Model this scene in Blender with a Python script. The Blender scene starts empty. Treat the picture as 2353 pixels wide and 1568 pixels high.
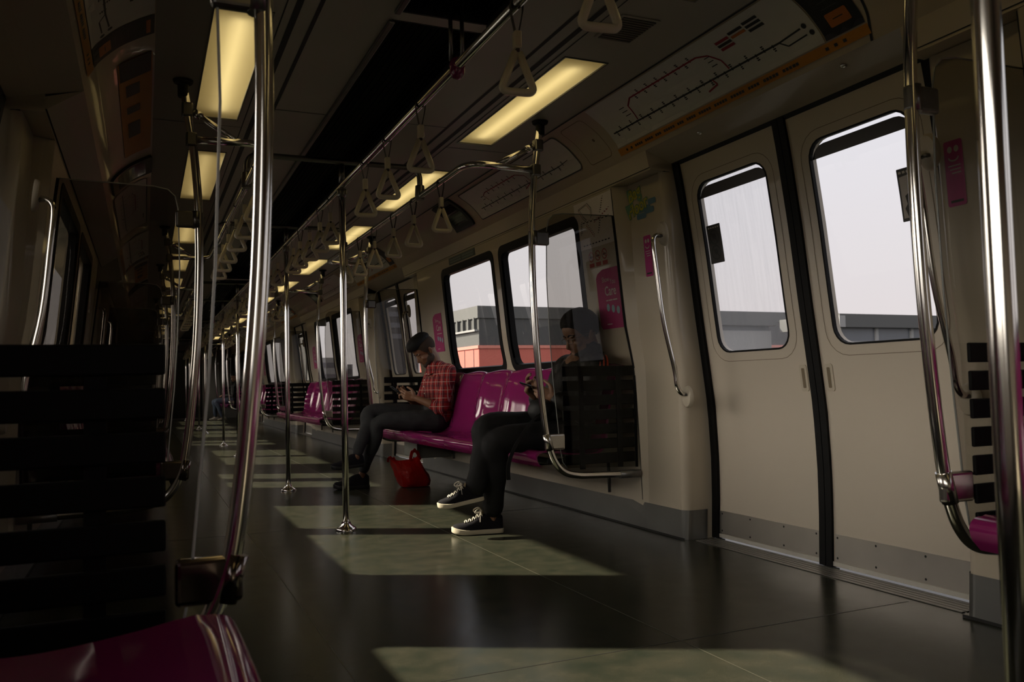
import bpy, bmesh, math, random
from mathutils import Vector, Matrix, geometry
random.seed(7)
COL = bpy.context.scene.collection
SC = bpy.context.scene
PI = math.pi
XC = 1.035          # carriage centre line
PITCH = 5.9         # door to door
DC = 2.755          # centre of the first doorway
CEIL = 2.178

# ------------------------------------------------------------------ materials
def nodes(name):
    m = bpy.data.materials.new(name); m.use_nodes = True
    nt = m.node_tree; nt.nodes.clear()
    out = nt.nodes.new('ShaderNodeOutputMaterial')
    return m, nt, out
def lin(c):
    return tuple(((v/255)/12.92 if v/255 <= .04045 else ((v/255+.055)/1.055)**2.4) for v in c)
def mat(name, col, rough=.5, metal=0., var=.12, scale=9., bump=0., spec=.5, coat=0., bscale=None):
    """principled surface with procedural mottling (and optional bump)"""
    m, nt, out = nodes(name)
    p = nt.nodes.new('ShaderNodeBsdfPrincipled')
    tc = nt.nodes.new('ShaderNodeTexCoord')
    nz = nt.nodes.new('ShaderNodeTexNoise'); nz.inputs['Scale'].default_value = scale; nz.inputs['Detail'].default_value = 4
    nt.links.new(tc.outputs['Object'], nz.inputs['Vector'])
    mx = nt.nodes.new('ShaderNodeMix'); mx.data_type = 'RGBA'
    mx.inputs[6].default_value = (*[c*(1-var) for c in col], 1); mx.inputs[7].default_value = (*[min(1, c*(1+var)) for c in col], 1)
    nt.links.new(nz.outputs['Fac'], mx.inputs[0]); nt.links.new(mx.outputs[2], p.inputs['Base Color'])
    p.inputs['Roughness'].default_value = rough; p.inputs['Metallic'].default_value = metal
    p.inputs['Specular IOR Level'].default_value = spec; p.inputs['Coat Weight'].default_value = coat
    if bump:
        n2 = nt.nodes.new('ShaderNodeTexNoise'); n2.inputs['Scale'].default_value = bscale or scale*6; n2.inputs['Detail'].default_value = 5
        nt.links.new(tc.outputs['Object'], n2.inputs['Vector'])
        b = nt.nodes.new('ShaderNodeBump'); b.inputs['Strength'].default_value = bump; b.inputs['Distance'].default_value = .004
        nt.links.new(n2.outputs['Fac'], b.inputs['Height']); nt.links.new(b.outputs[0], p.inputs['Normal'])
    nt.links.new(p.outputs[0], out.inputs[0])
    return m
def glassmat(name, tint, ior=1.5, haze=0., hazecol=(.7, .7, .72), rough=0.):
    """thin pane: clear tinted transmission, fresnel mirror, optional dirt haze"""
    m, nt, out = nodes(name)
    tr = nt.nodes.new('ShaderNodeBsdfTransparent'); tr.inputs[0].default_value = (*tint, 1)
    gl = nt.nodes.new('ShaderNodeBsdfGlossy'); gl.inputs['Roughness'].default_value = rough
    fr = nt.nodes.new('ShaderNodeFresnel')
    ge = nt.nodes.new('ShaderNodeNewGeometry'); im = nt.nodes.new('ShaderNodeMapRange')   # same mirror from both faces of the thin pane
    im.inputs['To Min'].default_value = ior; im.inputs['To Max'].default_value = 1/ior
    nt.links.new(ge.outputs['Backfacing'], im.inputs['Value']); nt.links.new(im.outputs[0], fr.inputs[0])
    base = tr
    if haze:
        tl = nt.nodes.new('ShaderNodeBsdfTranslucent'); tl.inputs[0].default_value = (*hazecol, 1)
        df = nt.nodes.new('ShaderNodeBsdfDiffuse'); df.inputs[0].default_value = (*hazecol, 1)
        ad = nt.nodes.new('ShaderNodeMixShader'); ad.inputs[0].default_value = .4
        nt.links.new(tl.outputs[0], ad.inputs[1]); nt.links.new(df.outputs[0], ad.inputs[2])
        tc = nt.nodes.new('ShaderNodeTexCoord'); mp = nt.nodes.new('ShaderNodeMapping'); mp.inputs['Scale'].default_value = (4, 26, 1.6)
        nz = nt.nodes.new('ShaderNodeTexNoise'); nz.inputs['Scale'].default_value = 2.; nz.inputs['Detail'].default_value = 6
        nt.links.new(tc.outputs['Object'], mp.inputs[0]); nt.links.new(mp.outputs[0], nz.inputs['Vector'])
        mr = nt.nodes.new('ShaderNodeMapRange'); mr.inputs['To Min'].default_value = haze*.6; mr.inputs['To Max'].default_value = haze*1.4
        nt.links.new(nz.outputs['Fac'], mr.inputs['Value'])
        mh = nt.nodes.new('ShaderNodeMixShader'); nt.links.new(mr.outputs[0], mh.inputs[0])
        nt.links.new(tr.outputs[0], mh.inputs[1]); nt.links.new(ad.outputs[0], mh.inputs[2]); base = mh
    mx = nt.nodes.new('ShaderNodeMixShader')
    nt.links.new(fr.outputs[0], mx.inputs[0]); nt.links.new(base.outputs[0], mx.inputs[1]); nt.links.new(gl.outputs[0], mx.inputs[2])
    nt.links.new(mx.outputs[0], out.inputs[0])
    return m
def emimat(name, col, strength):
    m, nt, out = nodes(name)
    e = nt.nodes.new('ShaderNodeEmission'); e.inputs[0].default_value = (*col, 1); e.inputs[1].default_value = strength
    nt.links.new(e.outputs[0], out.inputs[0]); return m
M = {}

# ------------------------------------------------------------------ objects
def tag(o, label=None, cat=None, group=None, kind=None):
    if label: o['label'] = label
    if cat: o['category'] = cat
    if group: o['group'] = group
    if kind: o['kind'] = kind
    return o
def empty(name, loc=(0, 0, 0), label=None, cat=None, group=None, kind=None):
    o = bpy.data.objects.new(name, None); COL.objects.link(o); o.location = loc; o.empty_display_size = .1
    return tag(o, label, cat, group, kind)
def obj(name, bm, m, parent=None, smooth=False, label=None, cat=None, group=None, kind=None, at=None):
    """link a bmesh as one mesh object; vertices are given in the parent's frame"""
    bmesh.ops.recalc_face_normals(bm, faces=bm.faces)
    me = bpy.data.meshes.new(name); bm.to_mesh(me); bm.free()
    for mm in (m if isinstance(m, (list, tuple)) else [m]): me.materials.append(mm)
    if smooth:
        me.polygons.foreach_set('use_smooth', [True]*len(me.polygons))
        try: me.set_sharp_from_angle(angle=math.radians(42))
        except Exception: pass
    o = bpy.data.objects.new(name, me); COL.objects.link(o)
    if parent: o.parent = parent
    if at: o.location = at
    return tag(o, label, cat, group, kind)
KIDS = {}
def children(o): return [c for c in o.children]
def copy_tree(o, parent=None):
    c = o.copy(); COL.objects.link(c)
    if parent: c.parent = parent
    for ch in list(o.children): copy_tree(ch, c)
    return c
def dup(root, loc, label=None, group=None, scale=None):
    c = copy_tree(root); c.location = loc
    if scale: c.scale = scale
    if label: c['label'] = label
    if group: c['group'] = group
    return c

# ------------------------------------------------------------------ shapes
def box(bm, a, b, bev=0., seg=2):
    a, b = Vector(a), Vector(b)
    t = bmesh.new(); bmesh.ops.create_cube(t, size=1)
    s = b-a; c = (a+b)/2
    for v in t.verts: v.co = Vector((v.co.x*s.x, v.co.y*s.y, v.co.z*s.z))+c
    if bev: bmesh.ops.bevel(t, geom=t.edges[:], offset=bev, segments=seg, affect='EDGES', profile=.5)
    join(bm, t); return bm
def join(bm, t, f=None, mi=None):
    mp = {}
    for v in t.verts: mp[v] = bm.verts.new(f(v.co) if f else v.co)
    for fc in t.faces:
        try:
            n = bm.faces.new([mp[v] for v in fc.verts]); n.smooth = fc.smooth
            n.material_index = fc.material_index if mi is None else mi
        except ValueError: pass
    t.free()
def frames(pts):
    n = len(pts); T = []
    for i in range(n):
        d = (pts[min(i+1, n-1)]-pts[max(i-1, 0)])
        T.append(d.normalized())
    up = Vector((0, 0, 1)) if abs(T[0].z) < .9 else Vector((0, 1, 0))
    N = [(up-T[0]*up.dot(T[0])).normalized()]
    for i in range(1, n):
        v = N[-1]-T[i]*N[-1].dot(T[i]); N.append(v.normalized())
    return T, N
def tube(bm, pts, r, seg=12, cap=True, flat=1.0, mi=0):
    """round (or flattened) tube along points; r a number or a list"""
    pts = [Vector(p) for p in pts]; T, N = frames(pts); rings = []
    for i, p in enumerate(pts):
        B = T[i].cross(N[i]); rr = r[i] if isinstance(r, (list, tuple)) else r
        rings.append([bm.verts.new(p+N[i]*(rr*math.cos(2*PI*k/seg))+B*(rr*flat*math.sin(2*PI*k/seg))) for k in range(seg)])
    for a, b in zip(rings[:-1], rings[1:]):
        for k in range(seg):
            f = bm.faces.new((a[k], a[(k+1) % seg], b[(k+1) % seg], b[k])); f.smooth = True; f.material_index = mi
    if cap:
        f = bm.faces.new(rings[0][::-1]); f.material_index = mi
        f = bm.faces.new(rings[-1]); f.material_index = mi
    return bm
def spline(pts, n=6, closed=False):
    """Catmull-Rom through points"""
    pts = [Vector(p) for p in pts]; out = []; L = len(pts)
    rng = range(L) if closed else range(L-1)
    for i in rng:
        if closed: p0, p1, p2, p3 = pts[i-1], pts[i], pts[(i+1) % L], pts[(i+2) % L]
        else: p0, p1, p2, p3 = pts[max(i-1, 0)], pts[i], pts[i+1], pts[min(i+2, L-1)]
        for k in range(n):
            t = k/n
            out.append(.5*((2*p1)+(p2-p0)*t+(2*p0-5*p1+4*p2-p3)*t*t+(3*p1-p0-3*p2+p3)*t**3))
    if not closed: out.append(pts[-1])
    return out
def fillet(pts, rad, n=6):
    """polyline with rounded corners"""
    pts = [Vector(p) for p in pts]; out = [pts[0]]
    for i in range(1, len(pts)-1):
        a, b, c = pts[i-1], pts[i], pts[i+1]
        u, v = (a-b), (c-b); d = min(rad, u.length*.49, v.length*.49)
        p, q = b+u.normalized()*d, b+v.normalized()*d
        for k in range(n+1):
            t = k/n; out.append(p*(1-t)**2+b*2*t*(1-t)+q*t*t)
    out.append(pts[-1]); return out
def lathe(bm, prof, seg=20, at=(0, 0, 0)):
    at = Vector(at); rings = []
    for r, z in prof: rings.append([bm.verts.new(at+Vector((r*math.cos(2*PI*k/seg), r*math.sin(2*PI*k/seg), z))) for k in range(seg)])
    for a, b in zip(rings[:-1], rings[1:]):
        for k in range(seg): bm.faces.new((a[k], a[(k+1) % seg], b[(k+1) % seg], b[k])).smooth = True
    bm.faces.new(rings[0][::-1]); bm.faces.new(rings[-1]); return bm

# ------------------------------------------------------------------ carriage cross-section
WALLP = [(2.465, 0), (2.47, .15), (2.462, .45), (2.445, .86), (2.399, 1.096), (2.362, 1.48), (2.326, 1.851)]
DOORP = [(2.635, 0), (2.645, .24), (2.646, .42), (2.635, .66), (2.61, .87), (2.577, 1.12), (2.539, 1.441), (2.491, 1.761), (2.465, 1.90)]
def prof_x(P, z):
    for (x0, z0), (x1, z1) in zip(P[:-1], P[1:]):
        if z <= z1: break
    t = (z-z0)/(z1-z0); return x0+(x1-x0)*t, (x1-x0)/(z1-z0)
XW2 = 1.985         # left wall surfaces mirror the right ones about half of this
def mirror(side, v): return v if side > 0 else Vector((XW2-v.x, v.y, v.z))
def pillar(y, z):
    """the door pillars stand a little farther back than the window wall towards the top"""
    t = (y-DC+PITCH*4) % PITCH; t = min(t, PITCH-t)      # distance from the nearest doorway centre
    b = min(1, max(0, (1.163-t)/.05)); b = b*b*(3-2*b)
    return b*.040*z
def surf(P, side=1):
    """(y, z, d) -> point on the profile, d metres towards the cabin"""
    def f(y, z, d=0.):
        x, s = prof_x(P, z)
        if P is WALLP: x += pillar(y, z)
        n = Vector((-1, 0, s)).normalized()
        return mirror(side, Vector((x, y, z))+n*d)
    return f
# cove: parametrised by arc length from its lower edge
COVE = [(2.30, 1.952), (2.285, 1.972), (2.265, 2.005), (2.25, 2.03), (2.215, 2.068), (2.17, 2.108), (2.11, 2.146), (2.05, 2.178)]
def _dense(P, n=5):
    P = [Vector((x, z, 0)) for x, z in P]; out = []
    for i in range(len(P)-1):
        p0, p1, p2, p3 = P[max(i-1, 0)], P[i], P[i+1], P[min(i+2, len(P)-1)]
        for k in range(n):
            t = k/n; q = .5*((2*p1)+(p2-p0)*t+(2*p0-5*p1+4*p2-p3)*t*t+(3*p1-p0-3*p2+p3)*t**3); out.append((q.x, q.y))
    return out+[(P[-1].x, P[-1].y)]
COVE = _dense(COVE)
CS = [0.]
for (_a, _b), (_c, _d) in zip(COVE[:-1], COVE[1:]): CS.append(CS[-1]+math.hypot(_c-_a, _d-_b))
CLEN = CS[-1]
def cove(side=1):
    def f(y, s, d=0.):
        s = min(max(s, 0), CLEN)
        for i in range(len(CS)-1):
            if s <= CS[i+1]+1e-9: break
        t = (s-CS[i])/(CS[i+1]-CS[i]); a, b = Vector((COVE[i][0], 0, COVE[i][1])), Vector((COVE[i+1][0], 0, COVE[i+1][1]))
        tg = (b-a).normalized(); n = Vector((-tg.z, 0, tg.x))   # towards the cabin
        p = a.lerp(b, t)+n*d; p.y = y
        return p if side > 0 else Vector((2.09-p.x, p.y, p.z))
    return f
def grid(bm, f, us, vs, d=0., mi=0):
    g = [[bm.verts.new(f(u, v, d)) for v in vs] for u in us]
    for a, b in zip(g[:-1], g[1:]):
        for i in range(len(vs)-1): bm.faces.new((a[i], b[i], b[i+1], a[i+1])).material_index = mi
def plane(o, u, v):
    o, u, v = Vector(o), Vector(u), Vector(v); n = u.cross(v).normalized()
    return lambda a, b, d=0.: o+u*a+v*b+n*d

def rrect(u0, u1, v0, v1, r, n=5):
    out = []
    for cx, cy, a0 in ((u1-r, v1-r, 0), (u0+r, v1-r, 90), (u0+r, v0+r, 180), (u1-r, v0+r, 270)):
        if r <= 0: out.append((cx, cy)); continue
        for k in range(n+1):
            a = math.radians(a0+90*k/n); out.append((cx+r*math.cos(a), cy+r*math.sin(a)))
    return out
def inside(p, poly):
    x, y = p; c = False; j = len(poly)-1
    for i in range(len(poly)):
        xi, yi = poly[i]; xj, yj = poly[j]
        if (yi > y) != (yj > y) and x < (xj-xi)*(y-yi)/(yj-yi)+xi: c = not c
        j = i
    return c
def dense(loop, step):
    out = []
    for i in range(len(loop)):
        a, b = loop[i], loop[(i+1) % len(loop)]
        n = max(1, math.ceil(max(abs(b[1]-a[1]), abs(b[0]-a[0])*.25)/step))
        for k in range(n): out.append((a[0]+(b[0]-a[0])*k/n, a[1]+(b[1]-a[1])*k/n))
    return out
def sheet(bm, outer, f, holes=(), d0=0., d1=None, step=.08, mi=0):
    """a panel given by outlines in surface coordinates, bent onto f; d0 front, d1 back (None: single skin with tiny thickness omitted)"""
    loops = [dense(outer, step)]+[dense(h, step) for h in holes]
    pts = []; edges = []
    for L in loops:
        b = len(pts); pts += L; edges += [(b+i, b+(i+1) % len(L)) for i in range(len(L))]
    us = [p[0] for p in outer]; vs = [p[1] for p in outer]
    du = max(step*3, (max(us)-min(us))/40)
    y = min(vs)+step
    while y < max(vs)-step*.4:
        x = min(us)+du/2
        while x < max(us):
            q = (x, y)
            if inside(q, outer) and not any(inside(q, h) for h in holes):
                if all((q[0]-p[0])**2+(q[1]-p[1])**2 > (step*.35)**2 for p in pts[:sum(len(l) for l in loops)]): pts.append(q)
            x += du
        y += step
    V, E, F, *_ = geometry.delaunay_2d_cdt([Vector(p) for p in pts], edges, [], 0, 1e-6)
    keep = []
    for t in F:
        c = (sum(V[i].x for i in t)/3, sum(V[i].y for i in t)/3)
        if inside(c, outer) and not any(inside(c, h) for h in holes): keep.append(t)
    front = [bm.verts.new(f(v.x, v.y, d0)) for v in V]
    for t in keep:
        fc = bm.faces.new([front[i] for i in t]); fc.material_index = mi
    if d1 is not None:
        back = [bm.verts.new(f(v.x, v.y, d1)) for v in V]
        cnt = {}
        for t in keep:
            fc = bm.faces.new([back[i] for i in t][::-1]); fc.material_index = mi
            for i in range(3):
                e = (t[i], t[(i+1) % 3]); k = tuple(sorted(e)); cnt.setdefault(k, []).append(e)
        for k, l in cnt.items():
            if len(l) == 1:
                a, b = l[0]
                try:
                    fc = bm.faces.new((front[b], front[a], back[a], back[b])); fc.material_index = mi
                except ValueError: pass
    bmesh.ops.delete(bm, geom=[v for v in bm.verts if not v.link_faces], context='VERTS')
    return bm
def quad(bm, u0, u1, v0, v1, f, d=.002, mi=0):
    vs = [bm.verts.new(f(u, v, d)) for u, v in ((u0, v0), (u1, v0), (u1, v1), (u0, v1))]
    bm.faces.new(vs).material_index = mi
def seg2(bm, a, b, w, f, d=.003, mi=0, n=1):
    """a stripe of width w from a to b in surface coordinates"""
    a, b = Vector((a[0], a[1])), Vector((b[0], b[1])); t = (b-a).normalized(); p = Vector((-t.y, t.x))*w/2
    for i in range(n):
        A, B = a.lerp(b, i/n), a.lerp(b, (i+1)/n)
        vs = [bm.verts.new(f(q.x, q.y, d)) for q in (A-p, B-p, B+p, A+p)]
        bm.faces.new(vs).material_index = mi
def disc(bm, c, r, f, d=.003, mi=0, n=14, ry=None, hole=0.):
    ry = ry or r
    o = [bm.verts.new(f(c[0]+r*math.cos(2*PI*k/n), c[1]+ry*math.sin(2*PI*k/n), d)) for k in range(n)]
    if hole:
        i_ = [bm.verts.new(f(c[0]+hole*r*math.cos(2*PI*k/n), c[1]+hole*ry*math.sin(2*PI*k/n), d)) for k in range(n)]
        for k in range(n): bm.faces.new((o[k], o[(k+1) % n], i_[(k+1) % n], i_[k])).material_index = mi
    else: bm.faces.new(o).material_index = mi
_TX = {}
def text2d(s, grow=0.):
    key = (s, grow)
    if key in _TX: return _TX[key]
    cu = bpy.data.curves.new('t', 'FONT'); cu.body = s; cu.size = 1; cu.offset = grow; cu.resolution_u = 3
    o = bpy.data.objects.new('t', cu); COL.objects.link(o)
    dg = bpy.context.evaluated_depsgraph_get(); dg.update()
    me = bpy.data.meshes.new_from_object(o.evaluated_get(dg))
    vs = [(v.co.x, v.co.y) for v in me.vertices]; fs = [list(p.vertices) for p in me.polygons]
    bpy.data.objects.remove(o); bpy.data.curves.remove(cu); bpy.data.meshes.remove(me)
    _TX[key] = (vs, fs); return _TX[key]
def text(bm, s, u, v, size, f, d=.003, mi=0, du=-1, rot=0., sx=1., grow=0., centre=False):
    """lettering laid on a surface; du=-1 when reading direction runs towards -u"""
    vs, fs = text2d(s, grow); ca, sa = math.cos(rot), math.sin(rot)
    off = (max(p[0] for p in vs)+min(p[0] for p in vs))/2 if centre else 0
    out = []
    for x, y in vs:
        x = (x-off)*size*sx; y *= size
        out.append(bm.verts.new(f(u+du*(x*ca-y*sa), v+x*sa+y*ca, d)))
    for fc in fs:
        try: bm.faces.new([out[i] for i in fc]).material_index = mi
        except ValueError: pass
# ================================================================== materials
M['cream'] = mat('cream_panel', (.52, .46, .365), .32, var=.06, scale=3, coat=.25)
M['ceil'] = mat('ceiling_panel', (.37, .355, .31), .42, var=.08, scale=3)
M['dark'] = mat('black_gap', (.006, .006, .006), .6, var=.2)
M['rubber'] = mat('black_rubber', (.005, .005, .0055), .55, var=.2, scale=30, spec=.15)
M['steel'] = mat('brushed_steel', (.23, .23, .225), .36, .85, var=.22, scale=3, bump=.05, bscale=60)
M['kick'] = mat('kick_plate_steel', (.50, .47, .43), .33, .85, var=.28, scale=2.5, bump=.05, bscale=60)
M['chrome'] = mat('polished_tube', (.72, .70, .67), .13, 1., var=.05, scale=20)
M['darkchrome'] = mat('ceiling_fitting', (.16, .155, .15), .3, .9, var=.2, scale=20)
M['black'] = mat('black_plastic', (.008, .008, .009), .42, var=.2, scale=25)
M['slat'] = mat('black_slat', (.004, .004, .0045), .55, var=.2, scale=25, spec=.12)
M['magenta'] = mat('magenta_seat', (.215, .014, .105), .07, var=.07, scale=8, spec=.6)
M['wglass'] = glassmat('window_pane', (.84, .84, .83), 1.25)
M['dglass'] = glassmat('dirty_window_pane', (.90, .90, .91), 1.25, haze=.22, hazecol=(.72, .72, .75))
M['dglass2'] = glassmat('door_pane', (.90, .90, .91), 1.25)
M['tint'] = glassmat('tinted_screen', (.50, .485, .46), 1.35)
M['tintL'] = glassmat('tinted_screen_dark', (.50, .48, .45), 1.35)
M['band'] = mat('dark_window_band', (.016, .010, .010), .3, var=.2)
M['pull'] = mat('cream_pull', (.50, .45, .36), .35, var=.05)
M['slot'] = mat('pull_recess', (.17, .13, .08), .5, var=.1)
M['sill'] = mat('threshold_strip', (.28, .27, .25), .42, .7, var=.25, scale=14)
# floor: dark green speckled rubber sheet with a dull polish
def floor_mat():
    m, nt, out = nodes('speckled_floor'); N = nt.nodes.new; L = nt.links.new
    p = N('ShaderNodeBsdfPrincipled'); tc = N('ShaderNodeTexCoord')
    big = N('ShaderNodeTexNoise'); big.inputs['Scale'].default_value = 11; big.inputs['Detail'].default_value = 6
    sp = N('ShaderNodeTexVoronoi'); sp.inputs['Scale'].default_value = 210
    fine = N('ShaderNodeTexNoise'); fine.inputs['Scale'].default_value = 260; fine.inputs['Detail'].default_value = 2
    for n in (big, sp, fine): L(tc.outputs['Object'], n.inputs['Vector'])
    r1 = N('ShaderNodeValToRGB'); e = r1.color_ramp.elements
    e[0].position = .3; e[0].color = (.022, .026, .018, 1); e[1].position = .72; e[1].color = (.042, .040, .027, 1)
    L(big.outputs['Fac'], r1.inputs[0])
    r2 = N('ShaderNodeValToRGB'); e = r2.color_ramp.elements; e[0].position = .06; e[0].color = (1, 1, 1, 1); e[1].position = .14; e[1].color = (0, 0, 0, 1)
    L(sp.outputs['Distance'], r2.inputs[0])
    mx = N('ShaderNodeMix'); mx.data_type = 'RGBA'; mx.inputs[7].default_value = (.12, .10, .06, 1)
    ml = N('ShaderNodeMath'); ml.operation = 'MULTIPLY'; L(r2.outputs[0], ml.inputs[0]); L(fine.outputs['Fac'], ml.inputs[1])
    L(ml.outputs[0], mx.inputs[0]); L(r1.outputs[0], mx.inputs[6]); L(mx.outputs[2], p.inputs['Base Color'])
    rr = N('ShaderNodeMapRange'); rr.inputs['To Min'].default_value = .17; rr.inputs['To Max'].default_value = .27
    L(big.outputs['Fac'], rr.inputs['Value']); L(rr.outputs[0], p.inputs['Roughness'])
    b = N('ShaderNodeBump'); b.inputs['Strength'].default_value = .08; b.inputs['Distance'].default_value = .002
    L(fine.outputs['Fac'], b.inputs['Height']); L(b.outputs[0], p.inputs['Normal'])
    p.inputs['Specular IOR Level'].default_value = .09
    L(p.outputs[0], out.inputs[0]); return m
M['floor'] = floor_mat()

Y0, Y1 = -2.3, 25.6
KS = range(-1, 4)          # seat bays
HALF = .775                # half of the wall-to-wall doorway
def bay(k): return max(DC+HALF+k*PITCH, Y0), min(DC-HALF+(k+1)*PITCH, Y1)
WIN = [(4.335, 5.535), (5.655, 6.80)]     # window openings of bay 0
WZ = (.90, 1.772)

# ================================================================== floor and ceiling
bm = bmesh.new()
box(bm, (-.68, Y0, -.06), (2.68, Y1, 0))
for x, w in ((.525, .004), (1.508, .004)): quad(bm, x-w/2, x+w/2, Y0, Y1, plane((0, 0, 0), (1, 0, 0), (0, 1, 0)), .0006, 1)
for y in (-.8, 2.2, 4.9, 7.6, 10.4, 13.2): quad(bm, -.4, 2.47, y, y+.004, plane((0, 0, 0), (1, 0, 0), (0, 1, 0)), .0006, 2)
obj('floor', bm, [M['floor'], mat('floor_joint', (.075, .070, .048), .5), mat('floor_joint_dark', (.02, .02, .018), .5)],
    label='dark green speckled carriage floor', cat='floor', kind='structure')

LX = (1.637, 1.837)        # right lamp opening; mirrored for the left row
LAMPS = [(3.10+n*PITCH/3, 4.43+n*PITCH/3) for n in range(-2, 12)]
GR = (.854, 1.216)
cf = plane((0, 0, CEIL), (1, 0, 0), (0, 1, 0))    # d>0 is up
holes = []
for a, b in LAMPS:
    if b < Y1-.1 and a > Y0+.1:
        for x0, x1 in (LX, (2*XC-LX[1], 2*XC-LX[0])): holes.append([(x0, a), (x1, a), (x1, b), (x0, b)])
GY = [(Y0+.1, 2.93), (3.0, 10.90), (11.0, 18.6), (18.7, Y1-.1)]
for a, b in GY: holes.append([(GR[0], a), (GR[1], a), (GR[1], b), (GR[0], b)])
bm = bmesh.new()
sheet(bm, [(XW2-2.05, Y0), (2.05, Y0), (2.05, Y1), (XW2-2.05, Y1)], cf, holes, 0, None, step=.6)
for s in (1, -1):
    X = lambda v: v if s > 0 else 2*XC-v
    for x0, x1 in ((1.478, 1.494), (1.548, 1.572), (1.600, 1.605), (2.038, 2.05)):
        quad(bm, X(x0), X(x1), Y0, Y1, cf, -.0015, 1)
    for n in range(-1, 9):
        y = 4.19+n*PITCH/2
        quad(bm, X(1.216), X(1.478), y, y+.006, cf, -.0015, 1); quad(bm, X(1.605), X(2.038), y+.35, y+.356, cf, -.0015, 1)
ceiling = obj('ceiling', bm, [M['ceil'], M['dark']], label='cream ceiling panels with lamp rows and dark slots', cat='ceiling', kind='structure')

for i, (a, b) in enumerate(GY):     # black return-air grille along the middle
    t = empty('ceiling_grille', ((GR[0]+GR[1])/2, a, CEIL), ['black louvred ceiling grille over the camera end', 'long black louvred ceiling grille above the pole row', 'black louvred ceiling grille farther down the carriage', 'black louvred ceiling grille at the far end'][i], 'grille')
    L = b-a; w = (GR[1]-GR[0])/2
    bm = bmesh.new(); box(bm, (-w+.003, .003, .12), (w-.003, L-.003, .14))
    for s in (-1, 1): box(bm, (s*w-.003-.003*s, .003, .0), (s*w+.003-.003*s, L-.003, .12))
    for y in (.003, L-.009): box(bm, (-w+.003, y, 0), (w-.003, y+.006, .12))
    obj('housing', bm, M['dark'], t)
    bm = bmesh.new(); n = 13
    for j in range(n):
        x = -w+.02+(2*w-.04)*j/(n-1)
        vs = [bm.verts.new(v) for v in ((x-.004, .01, .01), (x+.006, .01, .034), (x+.006, L-.01, .034), (x-.004, L-.01, .01))]
        bm.faces.new(vs)
    obj('louvre', bm, M['black'], t)
    bm = bmesh.new()
    for s in (-1, 1): box(bm, (s*w-.012, 0, -.014), (s*w+.012, L, -.001), .004)
    obj('frame', bm, M['darkchrome'], t)

# lamp fittings
M['diff'] = None
def lamp_mats():
    m, nt, out = nodes('lamp_diffuser'); tl = nt.nodes.new('ShaderNodeBsdfTranslucent'); tl.inputs[0].default_value = (.80, .71, .46, 1)
    nt.links.new(tl.outputs[0], out.inputs[0]); M['diff'] = m
    M['lampbox'] = mat('lamp_reflector', (.7, .66, .55), .6, var=.04)
    M['lamptube'] = emimat('lamp_tube', (1., .86, .56), 3.1)
lamp_mats()
def make_lamp():
    L = LAMPS[0][1]-LAMPS[0][0]; W = (LX[1]-LX[0])/2
    t = empty('ceiling_light'); 
    bm = bmesh.new(); h = .105
    vs = [[bm.verts.new((x, y, z)) for x, y in ((-W, 0), (W, 0), (W, L), (-W, L))] for z in (.003, h)]
    for i in range(4): bm.faces.new((vs[0][i], vs[0][(i+1) % 4], vs[1][(i+1) % 4], vs[1][i]))
    bm.faces.new(vs[1]); obj('housing', bm, M['lampbox'], t)
    bm = bmesh.new(); tube(bm, [(0, .10, .046), (0, L-.10, .046)], .013, 10); obj('tube', bm, M['lamptube'], t)
    bm = bmesh.new(); v = [bm.verts.new(p) for p in ((-W+.002, .004, .004), (W-.002, .004, .004), (W-.002, L-.004, .004), (-W+.002, L-.004, .004))]; bm.faces.new(v)
    obj('diffuser', bm, M['diff'], t)
    bm = bmesh.new()
    for y in (-.006, L): box(bm, (-W-.006, y, -.004), (W+.006, y+.006, .002))
    for x in (-W-.006, W): box(bm, (x, 0, -.004), (x+.006, L, .002))
    obj('rim', bm, M['darkchrome'], t)
    return t
ORD = ['first', 'second', 'third', 'fourth', 'fifth', 'sixth', 'seventh', 'eighth', 'ninth', 'tenth', 'eleventh', 'twelfth', 'thirteenth', 'fourteenth']
lamp0 = None
for s in (1, -1):
    n = 0
    for a, b in LAMPS:
        if b > Y1-.1 or a < Y0+.1: continue
        x = (LX[0]+LX[1])/2; x = x if s > 0 else 2*XC-x
        side = 'right' if s > 0 else 'left'
        if a < 3: lab, g = 'glowing ceiling lamp of the %s row, above or behind the camera' % side, 'ceiling lamps behind the camera'
        elif n < 5:
            lab, g = 'glowing yellowish ceiling lamp panel, %s in view of the %s row' % (ORD[n], side), 'ceiling lamps'; n += 1
        else: lab, g = 'small glowing ceiling lamp far down the %s row' % side, 'far ceiling lamps'; n += 1
        if lamp0 is None: lamp0 = make_lamp(); o = lamp0; o.location = (x, a, CEIL)
        else: o = dup(lamp0, (x, a, CEIL))
        tag(o, lab, 'ceiling light', g)

# air vent set in the ceiling near the camera
bm = bmesh.new(); vf = plane((1.645, 2.55, CEIL), (1, 0, 0), (0, 1, 0))
t = empty('air_vent', (1.73, 2.75, CEIL), 'square dark vent in the ceiling before the first right lamp', 'vent')
bm = bmesh.new(); box(bm, (-.085, -.10, -.006), (.085, .12, -.001), .002); obj('frame', bm, M['ceil'], t)
bm = bmesh.new()
for j in range(11): box(bm, (-.072, -.088+j*.0185, -.010), (.072, -.076+j*.0185, -.006))
obj('fins', bm, M['darkchrome'], t)

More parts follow.
